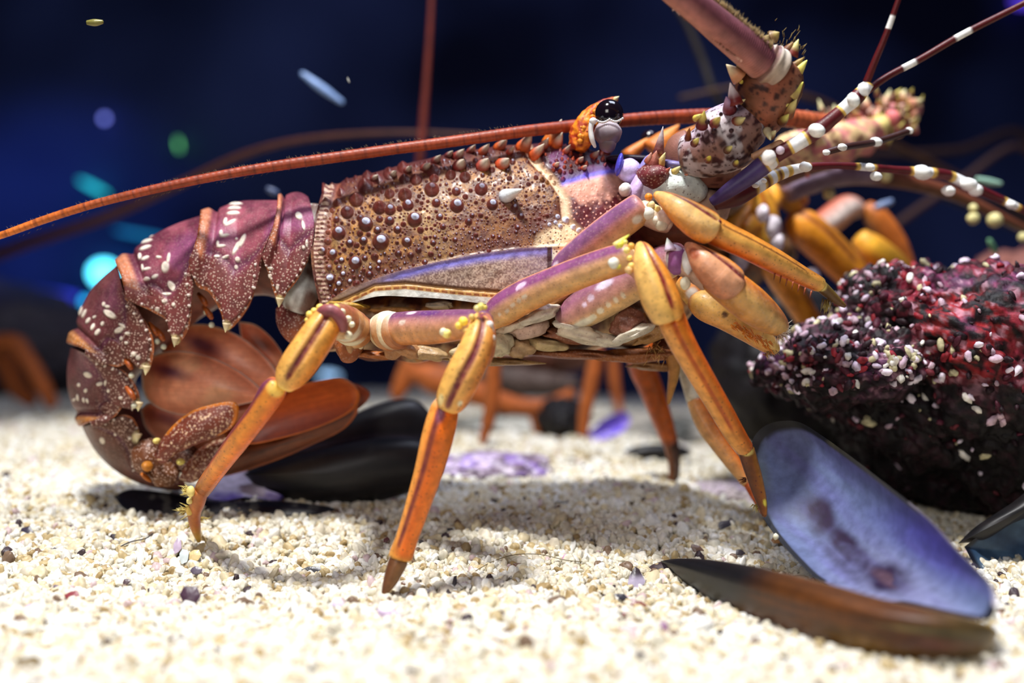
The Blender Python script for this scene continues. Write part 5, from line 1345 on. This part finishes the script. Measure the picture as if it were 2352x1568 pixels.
# dark closed mussel behind the legs
def black_outer(X, Y, R):
    cy = 1060-(X-600)*.10
    st = vnoise(p2(X*.01, (Y-cy)*.12), 1.0, 16)
    c = mixc(lin((18, 18, 22)), lin((34, 30, 32)), st)
    c = mixc(c, lin((74, 66, 78)), np.exp(-((Y-np.interp(X, [560, 700, 860, 1020], [1062, 1030, 1000, 1004]))/5)**2)*.45)
    c = mixc(c, lin((56, 42, 26)), ellipse_mask(X, Y, 680, 1070, 120, 30, -12, .9)*.5)
    return c
MUB = root('mussel', tuple(P(800, 1160, .53)), 'closed black mussel lying behind the two hind legs of the large lobster', 'mussel')
mb = valve([(556, 1078), (600, 1056), (680, 1018), (760, 975), (840, 938), (910, 918), (955, 920), (985, 945), (1008, 985), (1020, 1040), (1010, 1075), (940, 1040), (860, 1030), (760, 1046), (660, 1074), (590, 1096)],
           lambda X, Y: .548+0*X, .012, black_outer, outer=True)
mb.build('valve', M_MUSSEL, MUB)
mb = valve([(560, 1088), (600, 1072), (680, 1048), (780, 1022), (880, 1004), (960, 1006), (1008, 1036), (1020, 1070), (1008, 1096), (960, 1124), (880, 1150), (790, 1168), (710, 1166), (640, 1146), (590, 1118)],
           lambda X, Y: .520+0*X, .015, black_outer, outer=True)
mb.build('valve', M_MUSSEL, MUB)

# teal-grey shell at the right edge
def teal(X, Y, R):
    st = vnoise(p2((X+Y)*.012, (Y-X*.5)*.05), 1.0, 26)
    c = mixc(lin((34, 58, 90)), lin((96, 124, 150)), st)
    return mixc(c, lin((18, 20, 34)), sstep(.9, .97, R)+0*X)
MUT = root('mussel', tuple(P(2330, 1440, .43)), 'dim blue-grey mussel half cut by the right edge of the picture', 'mussel')
mb = valve([(2215, 1255), (2260, 1222), (2330, 1180), (2420, 1120), (2520, 1110), (2560, 1250), (2520, 1400), (2400, 1436), (2300, 1438), (2284, 1400), (2270, 1340), (2240, 1300)],
           lambda X, Y: .455-(Y-1255)*.0001, .014, teal)
mb.build('valve', M_MUSSEL, MUT)
mb = valve([(2200, 1248), (2240, 1210), (2330, 1150), (2420, 1080), (2540, 1060), (2540, 1130), (2420, 1170), (2330, 1200), (2260, 1240)],
           lambda X, Y: .462+0*X, .010, black_outer, outer=True)
mb.build('valve', M_MUSSEL, MUT)

# lilac broken shell under the tail
mb = valve([(470, 1100), (520, 1078), (560, 1078), (585, 1095), (610, 1120), (650, 1138), (640, 1150), (600, 1146), (560, 1142), (520, 1150), (480, 1146), (452, 1128)],
           lambda X, Y: .520-(Y-1100)*.0003, .004, lambda X, Y, R: mixc(mixc(lin((230, 222, 246)), lin((130, 110, 206)), sstep(1125, 1152, Y+20*(vnoise(p2(X, Y), .06, 3)-.5))), lin((60, 50, 110)), sstep(.9, .98, R)*(Y > 1120)))
tag(mb.build('broken_mussel_shell', M_MUSSEL), 'pale lilac broken shell lying under the tail beside the hind claw', 'shell')

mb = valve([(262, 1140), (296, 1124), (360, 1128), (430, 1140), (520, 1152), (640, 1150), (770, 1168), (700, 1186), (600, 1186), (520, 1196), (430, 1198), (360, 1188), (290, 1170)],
           lambda X, Y: .508-(Y-1130)*.00022, .004, lambda X, Y, R: mixc(lin((22, 20, 30)), lin((74, 72, 70)), sstep(.55, .7, fbm(p2(X, Y), .05, 2, 12))), outer=True)  # dark debris at the left, its long right stretch stands in for shade
tag(mb.build('dark_piece', M_MUSSEL), 'long dark strip right below the tail, part shell debris, part painted-in shade', 'shell')

# ------------------------------------------------------------------ rocks
def rock(name, cx, cy, D, rx, ry, rd, seed, colf, amp=(.22, .10, .05), freq=(1.6, 4.5, 12), n=150, m=220, bits=0, label='', shape=None, cat='rock', mat=None, bitcols=None, tilt=0.0):
    th = np.linspace(.001, np.pi-.001, n); ph = np.linspace(0, 2*np.pi, m, endpoint=False)
    TH, PH = np.meshgrid(th, ph, indexing='ij')
    U = np.stack([np.sin(TH)*np.cos(PH), np.sin(TH)*np.sin(PH), np.cos(TH)], -1)
    k = np.ones_like(TH)
    for a, f, i in zip(amp, freq, range(9)):
        k = k+a*(fbm(U, f, 3, seed+i*7)-.5)*2
    if shape is not None: k = k*shape(U)
    cen = P(cx, cy, D)
    sc = np.array([rx*D/FP, rd, ry*D/FP])
    L = U*sc*k[..., None]
    if tilt:
        ct, stt = math.cos(tilt), math.sin(tilt)
        L = np.stack([L[..., 0]*ct-L[..., 2]*stt, L[..., 1], L[..., 0]*stt+L[..., 2]*ct], -1)
    G = cen+L
    mb = MB()
    mb.grid(G, colf(U, G), wrap_v=True, cap0=True, cap1=True)
    if bits:
        nr = grid_normals(G)
        if (nr[n//2, m//4]*U[n//2, m//4]).sum() < 0: nr = -nr
        g = np.random.default_rng(seed)
        for _ in range(bits):
            i = g.integers(8, n-8); j = g.integers(0, m)
            if g.random() > math.sin(th[i]): continue
            if nr[i, j][1] > .35: continue
            p = G[i, j]; c = bitcols[g.integers(0, len(bitcols))]
            # more pale grit on the left and on top
            r = g.uniform(.5, 1.0)**1.5*.0019
            a = g.normal(size=3); a /= np.linalg.norm(a); b = np.cross(a, [0.1, .3, .9]); b /= np.linalg.norm(b); cc = np.cross(a, b)
            mb.ball(p+nr[i, j]*r*.25, (r*1.5, r*.8, r*.8), lin(c), axes=np.array([a, b, cc]), m=8, n=6, noise=.3, seed=int(g.integers(0, 999)))
    o = mb.build(name, mat or M_ROCK)
    tag(o, label, cat)
    return o

def crust(U, G):
    n1 = fbm(G, 40, 3, 81); n2 = fbm(G, 120, 3, 82); n3 = fbm(G, 320, 2, 83)
    unshaded = sstep(.055, .085, G[..., 2]+(n1-.5)*.03)           # crust colours turn black low down, painting in the underside's shade
    c = mixc(lin((16, 9, 14)), lin((70, 30, 44)), sstep(.40, .66, n2)*(.3+.7*unshaded))
    red = sstep(.045, .02, np.hypot(G[..., 0]-.190, (G[..., 2]-.112)*1.2)+(n1-.5)*.03)
    c = mixc(c, lin((128, 36, 54)), np.clip(red+.3*sstep(.15, .2, G[..., 0])*unshaded, 0, 1)*sstep(.42, .58, n2))
    c = mixc(c, lin((150, 28, 32)), sstep(.024, .010, np.hypot(G[..., 0]-.186, G[..., 2]-.098)+(n1-.5)*.02)*sstep(.4, .6, n3))
    c = mixc(c, lin((110, 60, 100)), sstep(.60, .70, fbm(G, 60, 2, 84))*.6*unshaded)
    c = mixc(c, lin((196, 150, 166)), sstep(.64, .72, n3)*.6*unshaded)
    c = mixc(c, lin((12, 7, 10)), sstep(.52, .40, n3)*.85)
    return c
BITC = [(240, 226, 240), (226, 206, 226), (236, 230, 220), (206, 176, 190), (150, 40, 50), (80, 30, 46), (200, 190, 150), (40, 20, 28), (40, 20, 28), (110, 40, 50)]
def crusted():
    mb = MB(); g = np.random.default_rng(4)
    th = np.linspace(.001, np.pi-.001, 190); ph = np.linspace(0, 2*np.pi, 300, endpoint=False)
    TH, PH = np.meshgrid(th, ph, indexing='ij')
    U = np.stack([np.sin(TH)*np.cos(PH), np.sin(TH)*np.sin(PH), np.cos(TH)], -1)
    # x, y, depth, half width, half height, half thickness, tilt, grit
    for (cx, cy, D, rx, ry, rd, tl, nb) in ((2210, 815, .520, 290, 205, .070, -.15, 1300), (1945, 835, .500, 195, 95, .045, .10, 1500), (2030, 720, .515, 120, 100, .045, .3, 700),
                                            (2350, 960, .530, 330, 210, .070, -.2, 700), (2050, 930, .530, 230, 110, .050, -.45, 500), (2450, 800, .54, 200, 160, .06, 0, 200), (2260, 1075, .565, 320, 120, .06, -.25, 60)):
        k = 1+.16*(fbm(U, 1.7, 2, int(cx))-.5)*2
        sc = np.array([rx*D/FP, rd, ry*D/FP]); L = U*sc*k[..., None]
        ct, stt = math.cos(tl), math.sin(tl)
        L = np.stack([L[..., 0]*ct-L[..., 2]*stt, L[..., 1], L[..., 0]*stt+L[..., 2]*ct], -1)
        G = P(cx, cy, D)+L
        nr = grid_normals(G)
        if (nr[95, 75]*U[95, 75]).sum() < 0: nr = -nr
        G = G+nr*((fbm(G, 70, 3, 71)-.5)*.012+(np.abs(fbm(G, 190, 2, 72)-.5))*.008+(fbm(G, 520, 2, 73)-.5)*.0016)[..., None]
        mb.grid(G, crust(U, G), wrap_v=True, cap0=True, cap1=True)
        for _ in range(nb):
            i = g.integers(8, 182); j = g.integers(0, 300)
            if g.random() > math.sin(th[i]) or nr[i, j][1] > .35 or nr[i, j][2] < -.75: continue
            p = G[i, j]; c = BITC[g.integers(0, len(BITC))]
            r = g.uniform(.45, 1.0)**1.6*.0021
            a = g.normal(size=3); a /= np.linalg.norm(a); b = np.cross(a, [0.1, .3, .9]); b /= np.linalg.norm(b); cc = np.cross(a, b)
            mb.ball(p+nr[i, j]*r*.25, (r*1.6, r*.8, r*.8), lin(c), axes=np.array([a, b, cc]), m=8, n=6, noise=.3, seed=int(g.integers(0, 999)))
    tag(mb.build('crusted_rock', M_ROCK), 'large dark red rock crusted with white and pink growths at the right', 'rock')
crusted()

def ledgec(U, G):
    n1 = fbm(G, 60, 3, 91); n2 = fbm(G, 260, 2, 92)
    c = mixc(lin((196, 176, 206)), lin((120, 100, 116)), sstep(.4, .62, n1))
    c = mixc(c, lin((150, 120, 200)), sstep(.6, .7, fbm(G, 90, 2, 93))*.6)
    return mixc(c, lin((226, 216, 226)), sstep(.55, .7, n2)*.6)
rock('flat_rock', 1120, 1082, .60, 150, 42, .035, 11, ledgec, n=80, m=140, label='low lilac crusted stone on the gravel behind the middle leg', bits=0, amp=(.2, .12, .08))
rock('flat_rock', 1360, 1120, .585, 180, 26, .02, 12, ledgec, n=80, m=140, label='long thin lilac-grey stone strip on the gravel under the belly', amp=(.2, .12, .08))
rock('flat_rock', 1660, 1150, .56, 120, 44, .03, 13, lambda U, G: mixc(ledgec(U, G), lin((206, 196, 190)), .5+0*U[..., 0]), n=80, m=140, label='pale knobbly stone on the gravel behind the long forward leg', amp=(.2, .15, .1))
def greyc(U, G):
    n1 = fbm(G, 40, 3, 95)
    return mixc(lin((84, 84, 80)), lin((176, 168, 156)), sstep(.35, .65, n1))
rock('flat_rock', 1500, 992, .90, 190, 44, .06, 14, greyc, n=60, m=100, label='blurred grey stone ledge behind the far legs', amp=(.2, .12, .08), mat=M_BG)
rock('flat_rock', 1180, 990, .88, 170, 40, .06, 15, lambda U, G: mixc(greyc(U, G), lin((190, 190, 180)), .6+0*U[..., 0]), n=60, m=100, label='blurred pale grey stone seen under the belly', amp=(.2, .12, .08), mat=M_BG)
def blackc(U, G):
    return mixc(lin((10, 10, 14)), lin((34, 28, 30)), fbm(G, 50, 2, 97))
rock('dark_rock', 1290, 960, .80, 58, 52, .03, 16, blackc, n=60, m=80, label='small blurred black stone under the belly', amp=(.15, .1, .04), mat=M_BG)
rock('dark_rock', 1830, 860, .74, 200, 200, .06, 17, blackc, n=90, m=120, label='black boulder in shade behind the front legs', amp=(.15, .1, .04), mat=M_BG)
rock('background_rock', -60, 800, 1.42, 330, 150, .10, 19, lambda U, G: mixc(lin((90, 82, 88)), lin((56, 52, 60)), fbm(G, 20, 2, 99)), n=70, m=110, label='blurred grey-brown rock at the left behind the tail', amp=(.2, .1, .05), mat=M_BG)
rock('background_rock', 2390, 690, .80, 190, 130, .08, 20, lambda U, G: mixc(lin((110, 72, 66)), lin((170, 110, 96)), fbm(G, 40, 2, 98)), n=70, m=110, label='blurred pinkish brown rock beyond the red crusted rock', amp=(.2, .15, .1), mat=M_BG)
mb = valve([(1345, 1000), (1360, 985), (1400, 955), (1435, 945), (1448, 965), (1430, 990), (1385, 1010), (1352, 1018)], lambda X, Y: .74+0*X, .004, lambda X, Y, R: mixc(lin((120, 96, 220)), lin((170, 150, 236)), sstep(.4, .7, fbm(p2(X, Y), .05, 2, 2))), n=20, m=60)
tag(mb.build('violet_shell', M_MUSSEL), 'blurred violet shell leaning on the grey ledge under the belly', 'shell')
mb = valve([(1430, 1035), (1480, 1020), (1560, 1022), (1590, 1040), (1540, 1056), (1470, 1056)], lambda X, Y: .66+0*X, .006, black_outer, outer=True, n=20, m=60)
tag(mb.build('dark_piece', M_MUSSEL), 'blurred black mussel shell in front of the violet shell', 'shell')

# ------------------------------------------------------------------ other lobsters behind
def bg_lobster(loc, label, bodyk, legs, ants, seed):
    r = root('spiny_lobster', loc, label, 'lobster')
    mb = MB()
    for kn, st in bodyk:
        mb.tube(kn, seg_col(st, seed=seed), (.3, .5, 0), n=70, m=40, disp=lambda T, A: .05*np.sin(T*34)+.08*np.clip(np.sin(A*9+T*60), .6, 1)-.05)
    mb.build('body', M_BG, r)
    for leg in legs:
        mb = MB()
        for kn in leg:
            mb.tube(kn, seg_col([(0, (170, 88, 36)), (90, (150, 74, 30)), (180, (90, 44, 20)), (270, (160, 92, 48))], seed=seed+3), n=50, m=24)
        mb.build('walking_leg', M_BG, r)
    for kn, c in ants:
        mb = MB()
        mb.tube(kn, lin(c), n=160, m=12, disp=rings(300, .04), round_ends=False)
        mb.build('antenna', M_BG, r)
    return r
BB = [(0, (96, 56, 46)), (90, (80, 40, 44)), (180, (60, 34, 34)), (270, (120, 70, 50))]
bg_lobster(tuple(P(1100, 960, .86)), 'blurred dark lobster standing behind the large lobster, seen under its belly', 
           [([(900, 800, .88, 20), (980, 780, .88, 60), (1100, 776, .88, 72), (1240, 790, .88, 76), (1330, 800, .88, 50), (1370, 800, .88, 20)], BB), ([(1000, 846, .86, 26), (1120, 866, .86, 34), (1240, 880, .86, 30), (1330, 880, .86, 12)], [(0, (70, 56, 50)), (180, (60, 44, 40))])],
           [[[(1132, 800, .70, 20), (1133, 860, .70, 18), (1128, 930, .70, 17), (1118, 985, .70, 14)], [(1118, 980, .70, 13), (1110, 1010, .70, 10), (1104, 1034, .70, 8)]],
            [[(1374, 800, .74, 18), (1362, 860, .74, 18), (1345, 940, .74, 16), (1338, 1004, .74, 12)]],
            [[(936, 850, .80, 14), (1000, 870, .80, 36), (1090, 900, .80, 30), (1180, 930, .80, 22), (1250, 932, .80, 18), (1322, 900, .80, 14)], [(1222, 930, .80, 14), (1234, 980, .80, 12), (1240, 1012, .80, 9)]],
            [[(950, 830, .82, 26), (930, 870, .82, 24), (905, 915, .82, 14)]],
            [[(1408, 820, .9, 12), (1412, 880, .9, 12), (1424, 950, .9, 9)]]],
           [([(994, -60, .72, 5), (988, 60, .72, 6), (980, 180, .72, 7.5), (972, 280, .72, 9), (964, 380, .72, 10), (960, 480, .74, 12), (965, 600, .78, 15), (980, 760, .86, 16)], (96, 32, 20))], 200)
bg_lobster(tuple(P(-160, 935, 1.05)), 'blurred lobster at the left edge showing only its orange hind legs and a trailing antenna',
           [([(-560, 800, 1.1, 40), (-420, 760, 1.1, 100), (-200, 780, 1.1, 90), (-60, 800, 1.1, 50), (-20, 810, 1.1, 20)], BB)],
           [[[(-80, 830, 1.02, 24), (-20, 800, 1.02, 26), (10, 830, 1.02, 24), (40, 890, 1.02, 22), (80, 930, 1.02, 14)]], [[(-60, 800, 1.0, 20), (30, 786, 1.0, 20), (60, 820, 1.0, 20), (95, 880, 1.0, 20), (125, 938, 1.0, 13)]]],
           [([(-300, 700, 1.05, 20), (-100, 620, 1.02, 15), (60, 560, .95, 13), (240, 500, .88, 11), (420, 420, .82, 9), (560, 355, .78, 8), (700, 320, .75, 7), (900, 305, .73, 6), (1100, 310, .72, 5)], (74, 40, 30))], 230)
bg_lobster(tuple(P(2560, 960, .95)), 'blurred lobster hidden beyond the red rock showing only thin brown antennae',
           [([(2420, 640, .95, 30), (2480, 610, .95, 70), (2640, 600, .95, 90), (2800, 640, .95, 60)], BB)],
           [],
           [([(2480, 580, .95, 14), (2352, 500, .92, 11), (2200, 410, .88, 10), (2050, 330, .84, 8), (1900, 240, .80, 7), (1820, 215, .78, 7), (1700, 200, .78, 6), (1560, 225, .78, 5)], (66, 42, 26)),
            ([(2480, 560, .95, 13), (2352, 310, .95, 9), (2200, 345, .92, 9), (2000, 352, .9, 8), (1800, 330, .88, 7)], (50, 30, 26)),
            ([(2470, 590, .9, 10), (2352, 340, .88, 8), (2200, 420, .86, 9), (2080, 500, .84, 9), (2000, 560, .82, 8)], (60, 38, 34)),
            ([(1500, -60, .8, 7), (1570, 40, .8, 8), (1610, 130, .8, 9), (1660, 240, .8, 9), (1800, 300, .84, 8), (2100, 420, .9, 8), (2480, 580, .95, 10)], (34, 28, 24))], 260)

# ------------------------------------------------------------------ lamps shining beyond the tank, strongly out of focus
def glow(name, outline, D, col, s, label, dep=.022):
    O = crom(np.asarray(outline+[outline[0]], float), 61)[:-1]; c = O.mean(0)
    R, K = np.meshgrid(np.linspace(0, 1, 8), np.arange(60), indexing='ij')
    X = c[0]+(O[K, 0]-c[0])*R; Y = c[1]+(O[K, 1]-c[1])*R
    mb = MB()
    mb.grid(P(X, Y, D-dep*np.sqrt(np.clip(1-R**2, 0, 1))), (1, 1, 1), wrap_v=True)
    mb.grid(P(X, Y, D+dep*np.sqrt(np.clip(1-R**2, 0, 1))), (1, 1, 1), wrap_v=True, flip=True)
    o = mb.build(name, emis('glow_'+name+'_%d' % len(bpy.data.materials), col, s))
    tag(o, label, 'lamp')
    return o
def ov(cx, cy, rx, ry, a=0):
    t = np.radians(np.arange(0, 360, 30)); ca = math.cos(math.radians(a)); sa = math.sin(math.radians(a))
    return [(cx+rx*math.cos(k)*ca-ry*math.sin(k)*sa, cy+rx*math.cos(k)*sa+ry*math.sin(k)*ca) for k in t]
glow('glowing_lamp', ov(240, 628, 36, 30, 10), 1.60, (90, 226, 250), 4.0, 'brightest blurred cyan-white light touching the curve of the tail')
glow('glowing_lamp', ov(196, 692, 10, 8), 1.60, (40, 170, 226), 3.0, 'small blurred blue-cyan light just below the brightest one')
glow('glowing_lamp', ov(215, 430, 40, 6, 27), 1.60, (40, 190, 200), 1.5, 'slanting turquoise light just above the orange antenna at the left')
glow('glowing_lamp', ov(330, 540, 70, 5, 10), 1.60, (30, 130, 180), .9, 'dim teal light streak between antenna and tail')
glow('glowing_lamp', [(-100, 652), (0, 655), (90, 662), (180, 676), (178, 690), (90, 684), (0, 680), (-100, 676)], 1.5, (60, 70, 226), .75, 'horizontal blue light tube at the left edge')
glow('glowing_lamp', ov(410, 332, 4, 14, -10), 1.60, (96, 190, 110), 2.2, 'small green light below the pale disc')
glow('glowing_lamp', ov(240, 272, 7, 7), 1.60, (120, 130, 230), 3.0, 'small round lilac disc of light at upper left')
glow('glowing_lamp', ov(755, 862, 26, 8, 6), 1.60, (150, 190, 230), 1.8, 'pale blue light behind the tail fan tips')
glow('glowing_lamp', ov(2345, 5, 24, 12, 6), 1.60, (100, 70, 250), .9, 'violet light in the upper right corner')

# drifting bits in the water
def floater(x, y, x2, y2, r, D, c, label):
    mb = MB()
    mb.tube([(x, y, D, r*.6), ((x+x2)/2, (y+y2)/2+1, D, r), (x2, y2, D, r*.5)], lin(c), n=24, m=10)
    tag(mb.build('drifting_fibre', M_CHIP), label, 'debris')
floater(690, 166, 790, 238, 10, .66, (120, 150, 200), 'pale blue fibre drifting in the dark water above the antenna')
floater(798, 178, 803, 190, 1.6, .5, (200, 200, 190), 'tiny white speck right of the pale blue fibre')
floater(198, 52, 238, 50, 8, .43, (130, 124, 60), 'small olive flake drifting at upper left')
floater(2240, 410, 2302, 422, 8, .6, (150, 190, 170), 'pale green fibre above the white banded antennule at right')
floater(2008, 478, 2052, 460, 10, .62, (120, 140, 180), 'pale grey-blue fibre above the orange front legs')
floater(2270, 548, 2290, 584, 7, .6, (130, 190, 140), 'greenish fibre hanging above the red rock at right')
floater(612, 432, 640, 444, 8, .62, (70, 84, 120), 'dim blue fibre just above the tail rings')

# ------------------------------------------------------------------ shell chips, twigs and threads on the gravel
def ground_D(y):
    ds = np.linspace(.27, 1.2, 900)
    ys = H/2+(CAMH-sand_z(np.zeros_like(ds), ds))*FP/ds
    return float(ds[np.argmin(np.abs(ys-y))])

def chip(name, x, y, rx, ry, c, label, c2=None, kind='flat', ang=0, seed=0, cat='shell chip', lift=.0018):
    D = ground_D(y+ry*.5)
    g = np.random.default_rng(int(x*7+y))
    k = g.integers(5, 8); a0 = np.sort(g.uniform(0, 2*np.pi, k)+np.arange(k)*0.0)
    a0 = np.linspace(0, 2*np.pi, k, endpoint=False)+g.uniform(-.25, .25, k)
    rr = g.uniform(.72, 1.15, k)
    m = 48; A = np.linspace(0, 2*np.pi, m, endpoint=False)
    pts = np.stack([rr*np.cos(a0), rr*np.sin(a0)], -1)
    # angular outline: straight runs between the corners
    idx = np.searchsorted(a0 % (2*np.pi), A) 
    order = np.argsort(a0 % (2*np.pi)); pts = pts[order]; aa = (a0 % (2*np.pi))[order]
    ext = np.concatenate([[aa[-1]-2*np.pi], aa, [aa[0]+2*np.pi]]); px = np.concatenate([[pts[-1, 0]], pts[:, 0], [pts[0, 0]]]); pz = np.concatenate([[pts[-1, 1]], pts[:, 1], [pts[0, 1]]])
    U = np.stack([np.interp(A, ext, px), np.interp(A, ext, pz)], -1)
    R = np.linspace(0, 1, 8)
    s = D/FP
    ca, sa = math.cos(math.radians(ang)), math.sin(math.radians(ang))
    lx = (R[:, None]*U[None, :, 0])*rx*s; lz = (R[:, None]*U[None, :, 1])*ry*s
    X = lx*ca-lz*sa; Z = lx*sa+lz*ca
    cup = .25*min(rx, ry)*s*(1-R[:, None]**2)*np.ones_like(X)
    cen = P(x, y, D-.0015)
    th = .0009*np.sqrt(1-R[:, None]**4)*np.ones_like(X)
    lean = .55
    G1 = cen+np.stack([X, Z*lean-cup, Z], -1); G2 = cen+np.stack([X, Z*lean-cup+th+.0002, Z], -1)
    c1 = np.broadcast_to(lin(c), G1.shape)
    if c2 is not None: c1 = mixc(lin(c), lin(c2), sstep(.1, .5, (Z/(ry*s)+1)/2-.3+0*X))
    mb = MB(); mb.grid(G1, c1, wrap_v=True); mb.grid(G2, lin((90, 70, 80)), wrap_v=True, flip=True)
    tag(mb.build(name, M_CHIP), label, cat)

for a in ((60, 1220, 20, 11, (56, 48, 66), 'dark slate chip near the left edge of the gravel', None),
          (163, 1214, 26, 9, (86, 58, 66), 'long dark brown chip left of the tail tip', None),
          (262, 1238, 18, 12, (48, 38, 44), 'blackish curved chip beside a dark thread', None),
          (303, 1212, 12, 9, (40, 34, 44), 'small black chip above the dark thread', None),
          (252, 1196, 10, 7, (36, 34, 40), 'tiny black chip left of the shaded gravel under the tail', None),
          (185, 1160, 14, 10, (110, 84, 66), 'brown speckled chip left of the tail underside', None),
          (55, 1180, 10, 8, (90, 80, 84), 'small grey chip at the far left of the gravel', None),
          (125, 1266, 12, 9, (70, 62, 74), 'small grey chip below the long dark brown one', None),
          (82, 1298, 22, 6, (76, 74, 96), 'thin slate sliver near the left edge', None),
          (436, 1368, 32, 20, (74, 50, 66), 'large dark plum chip in the left foreground', None),
          (165, 1370, 18, 13, (140, 60, 66), 'dark red chip in the left foreground', None),
          (128, 1352, 10, 9, (110, 92, 110), 'small mauve chip beside the dark red one', None),
          (72, 1398, 24, 14, (226, 176, 240), 'bright lilac chip at lower left', None),
          (120, 1484, 12, 9, (96, 70, 130), 'small purple chip at lower left', None),
          (722, 1308, 34, 8, (30, 28, 40), 'long black shell sliver between the two hind claws', None),
          (450, 1310, 18, 8, (96, 84, 100), 'grey chip below the hindmost claw', None),
          (290, 1336, 10, 8, (90, 70, 76), 'small brown chip in the left foreground gravel', None),
          (408, 1252, 10, 20, (196, 176, 200), 'upright lilac splinter left of the hindmost claw', None),
          (422, 1275, 12, 20, (206, 216, 216), 'white upright splinter below the hindmost claw', None),
          (447, 1274, 16, 14, (220, 196, 140), 'hollow cream fragment beside the white splinter', None),
          (350, 1378, 30, 14, (226, 226, 216), 'long white shell piece left of the plum chip', None),
          (475, 1208, 16, 7, (52, 44, 54), 'black chip right of the hindmost claw tip', None),
          (1146, 1152, 12, 10, (34, 36, 40), 'small black triangle of shell in the shaded gravel', None),
          (1290, 1160, 20, 12, (66, 62, 50), 'dark greenish chip in the middle of the shaded gravel', None),
          (1352, 1158, 12, 7, (44, 42, 50), 'small dark chip right of the greenish one', None),
          (1663, 1204, 18, 10, (70, 68, 80), 'grey chip in front of the long forward claw', None),
          (1035, 1216, 11, 4, (40, 36, 44), 'thin black fleck in front of the middle claw', None),
          (1098, 1222, 9, 7, (56, 50, 50), 'small dark fleck right of the middle claw', None),
          (958, 1244, 16, 5, (40, 36, 44), 'black splinter touching the middle claw', None),
          (886, 1240, 9, 6, (100, 50, 56), 'dark red fleck left of the middle claw', None),
          (930, 1340, 12, 8, (110, 74, 50), 'brown fleck at the tip of the middle claw', None),
          (1192, 1304, 20, 10, (110, 66, 34), 'brown flake with a dark stalk in the centre foreground', None),
          (1228, 1322, 26, 4, (60, 54, 50), 'dark stick beside the brown flake', None),
          (1178, 1370, 18, 14, (64, 36, 60), 'dark purple shell piece with white crust', None),
          (1198, 1354, 22, 15, (244, 244, 250), 'lumpy bright white piece on the dark purple one', None),
          (1222, 1370, 22, 8, (140, 88, 40), 'orange-brown piece beside the lumpy white one', None),
          (1230, 1396, 34, 12, (226, 214, 226), 'white crescent of shell in the centre foreground', None),
          (1202, 1450, 14, 14, (140, 60, 70), 'dark red piece below the white crescent', None),
          (1300, 1282, 12, 9, (196, 140, 176), 'small pink shell right of the thin thread', None),
          (1460, 1330, 20, 24, (190, 180, 206), 'upright pale lilac chip with a dark point', (60, 50, 56)),
          (1425, 1370, 24, 8, (52, 48, 60), 'dark sliver below the pale lilac chip', None),
          (1464, 1390, 24, 10, (130, 62, 60), 'dark red sliver left of the lying mussel half', None),
          (1442, 1410, 14, 7, (150, 70, 84), 'small crimson fleck below the dark red sliver', None),
          (1553, 1408, 26, 5, (110, 40, 60), 'thin maroon splinter beside the lying mussel half', None),
          (1520, 1440, 18, 14, (150, 110, 140), 'mauve patchy piece below the lying mussel half', None),
          (890, 1408, 34, 11, (190, 166, 196), 'lilac shell slice in front of the middle claw', None),
          (892, 1392, 26, 13, (250, 248, 250), 'bright white shell slice lying on the lilac one', None),
          (774, 1386, 18, 14, (220, 206, 230), 'faint lilac chip left of the lilac slice', None),
          (1020, 1478, 11, 13, (130, 80, 50), 'rusty brown fragment in the lower foreground', None),
          (1130, 1474, 20, 13, (130, 96, 70), 'grey-brown fragment right of the rusty one', None),
          (645, 1546, 11, 15, (120, 50, 56), 'dark red fragment at the lower edge', None),
          (1044, 1338, 6, 16, (60, 56, 60), 'small dark upright splinter right of the middle claw tip', None),
          (1130, 1382, 8, 10, (150, 120, 70), 'small tan ring-shaped fragment in the centre foreground', None),
          (1820, 1528, 26, 8, (170, 150, 190), 'lilac sliver at the bottom below the lying mussel half', None),
          (1740, 1545, 24, 12, (110, 190, 160), 'greenish blurred fragment at the bottom edge', None),
          (62, 1530, 36, 22, (120, 100, 60), 'olive brown lump at the lower left corner', None),
          (1500, 1540, 22, 14, (96, 70, 90), 'dusky purple fragment at the bottom edge', None),
          (1780, 1240, 12, 8, (180, 130, 80), 'tan pebble beside the edge of the open mussel', None),
          (1700, 1268, 12, 8, (60, 54, 60), 'small black pebble left of the open mussel', None),
          (1600, 1260, 16, 12, (110, 84, 70), 'brown pebble on the crest of the gravel', None)):
    x, y, rx, ry, c, lab, c2 = a
    chip('shell_chip', x, y, rx, ry, c, lab, c2, ang=rng.uniform(-12, 12))

def thread(pts, c, label, r=1.2):
    kn = [(x, y, ground_D(y+dy)-.004, r) for x, y, dy in pts]
    mb = MB(); mb.tube(kn, lin(c), n=60, m=8)
    tag(mb.build('algae_thread', M_CHIP), label, 'thread')
thread([(270, 1258, 4), (300, 1244, 6), (335, 1236, 6), (352, 1224, 4)], (60, 56, 60), 'dark curved thread left of the hindmost claw', 1.5)
thread([(1090, 1312, 4), (1130, 1290, 10), (1180, 1274, 16), (1240, 1273, 16), (1300, 1286, 8), (1340, 1290, 4)], (120, 106, 76), 'thin arched thread over the gravel in the centre', 1.0)
thread([(1042, 1330, 4), (1060, 1346, 6), (1078, 1366, 3)], (110, 100, 80), 'short straight thread right of the middle claw', 1.0)
thread([(1143, 1358, 3), (1160, 1338, 6), (1176, 1320, 4)], (110, 90, 60), 'short brown thread below the brown flake', 1.2)
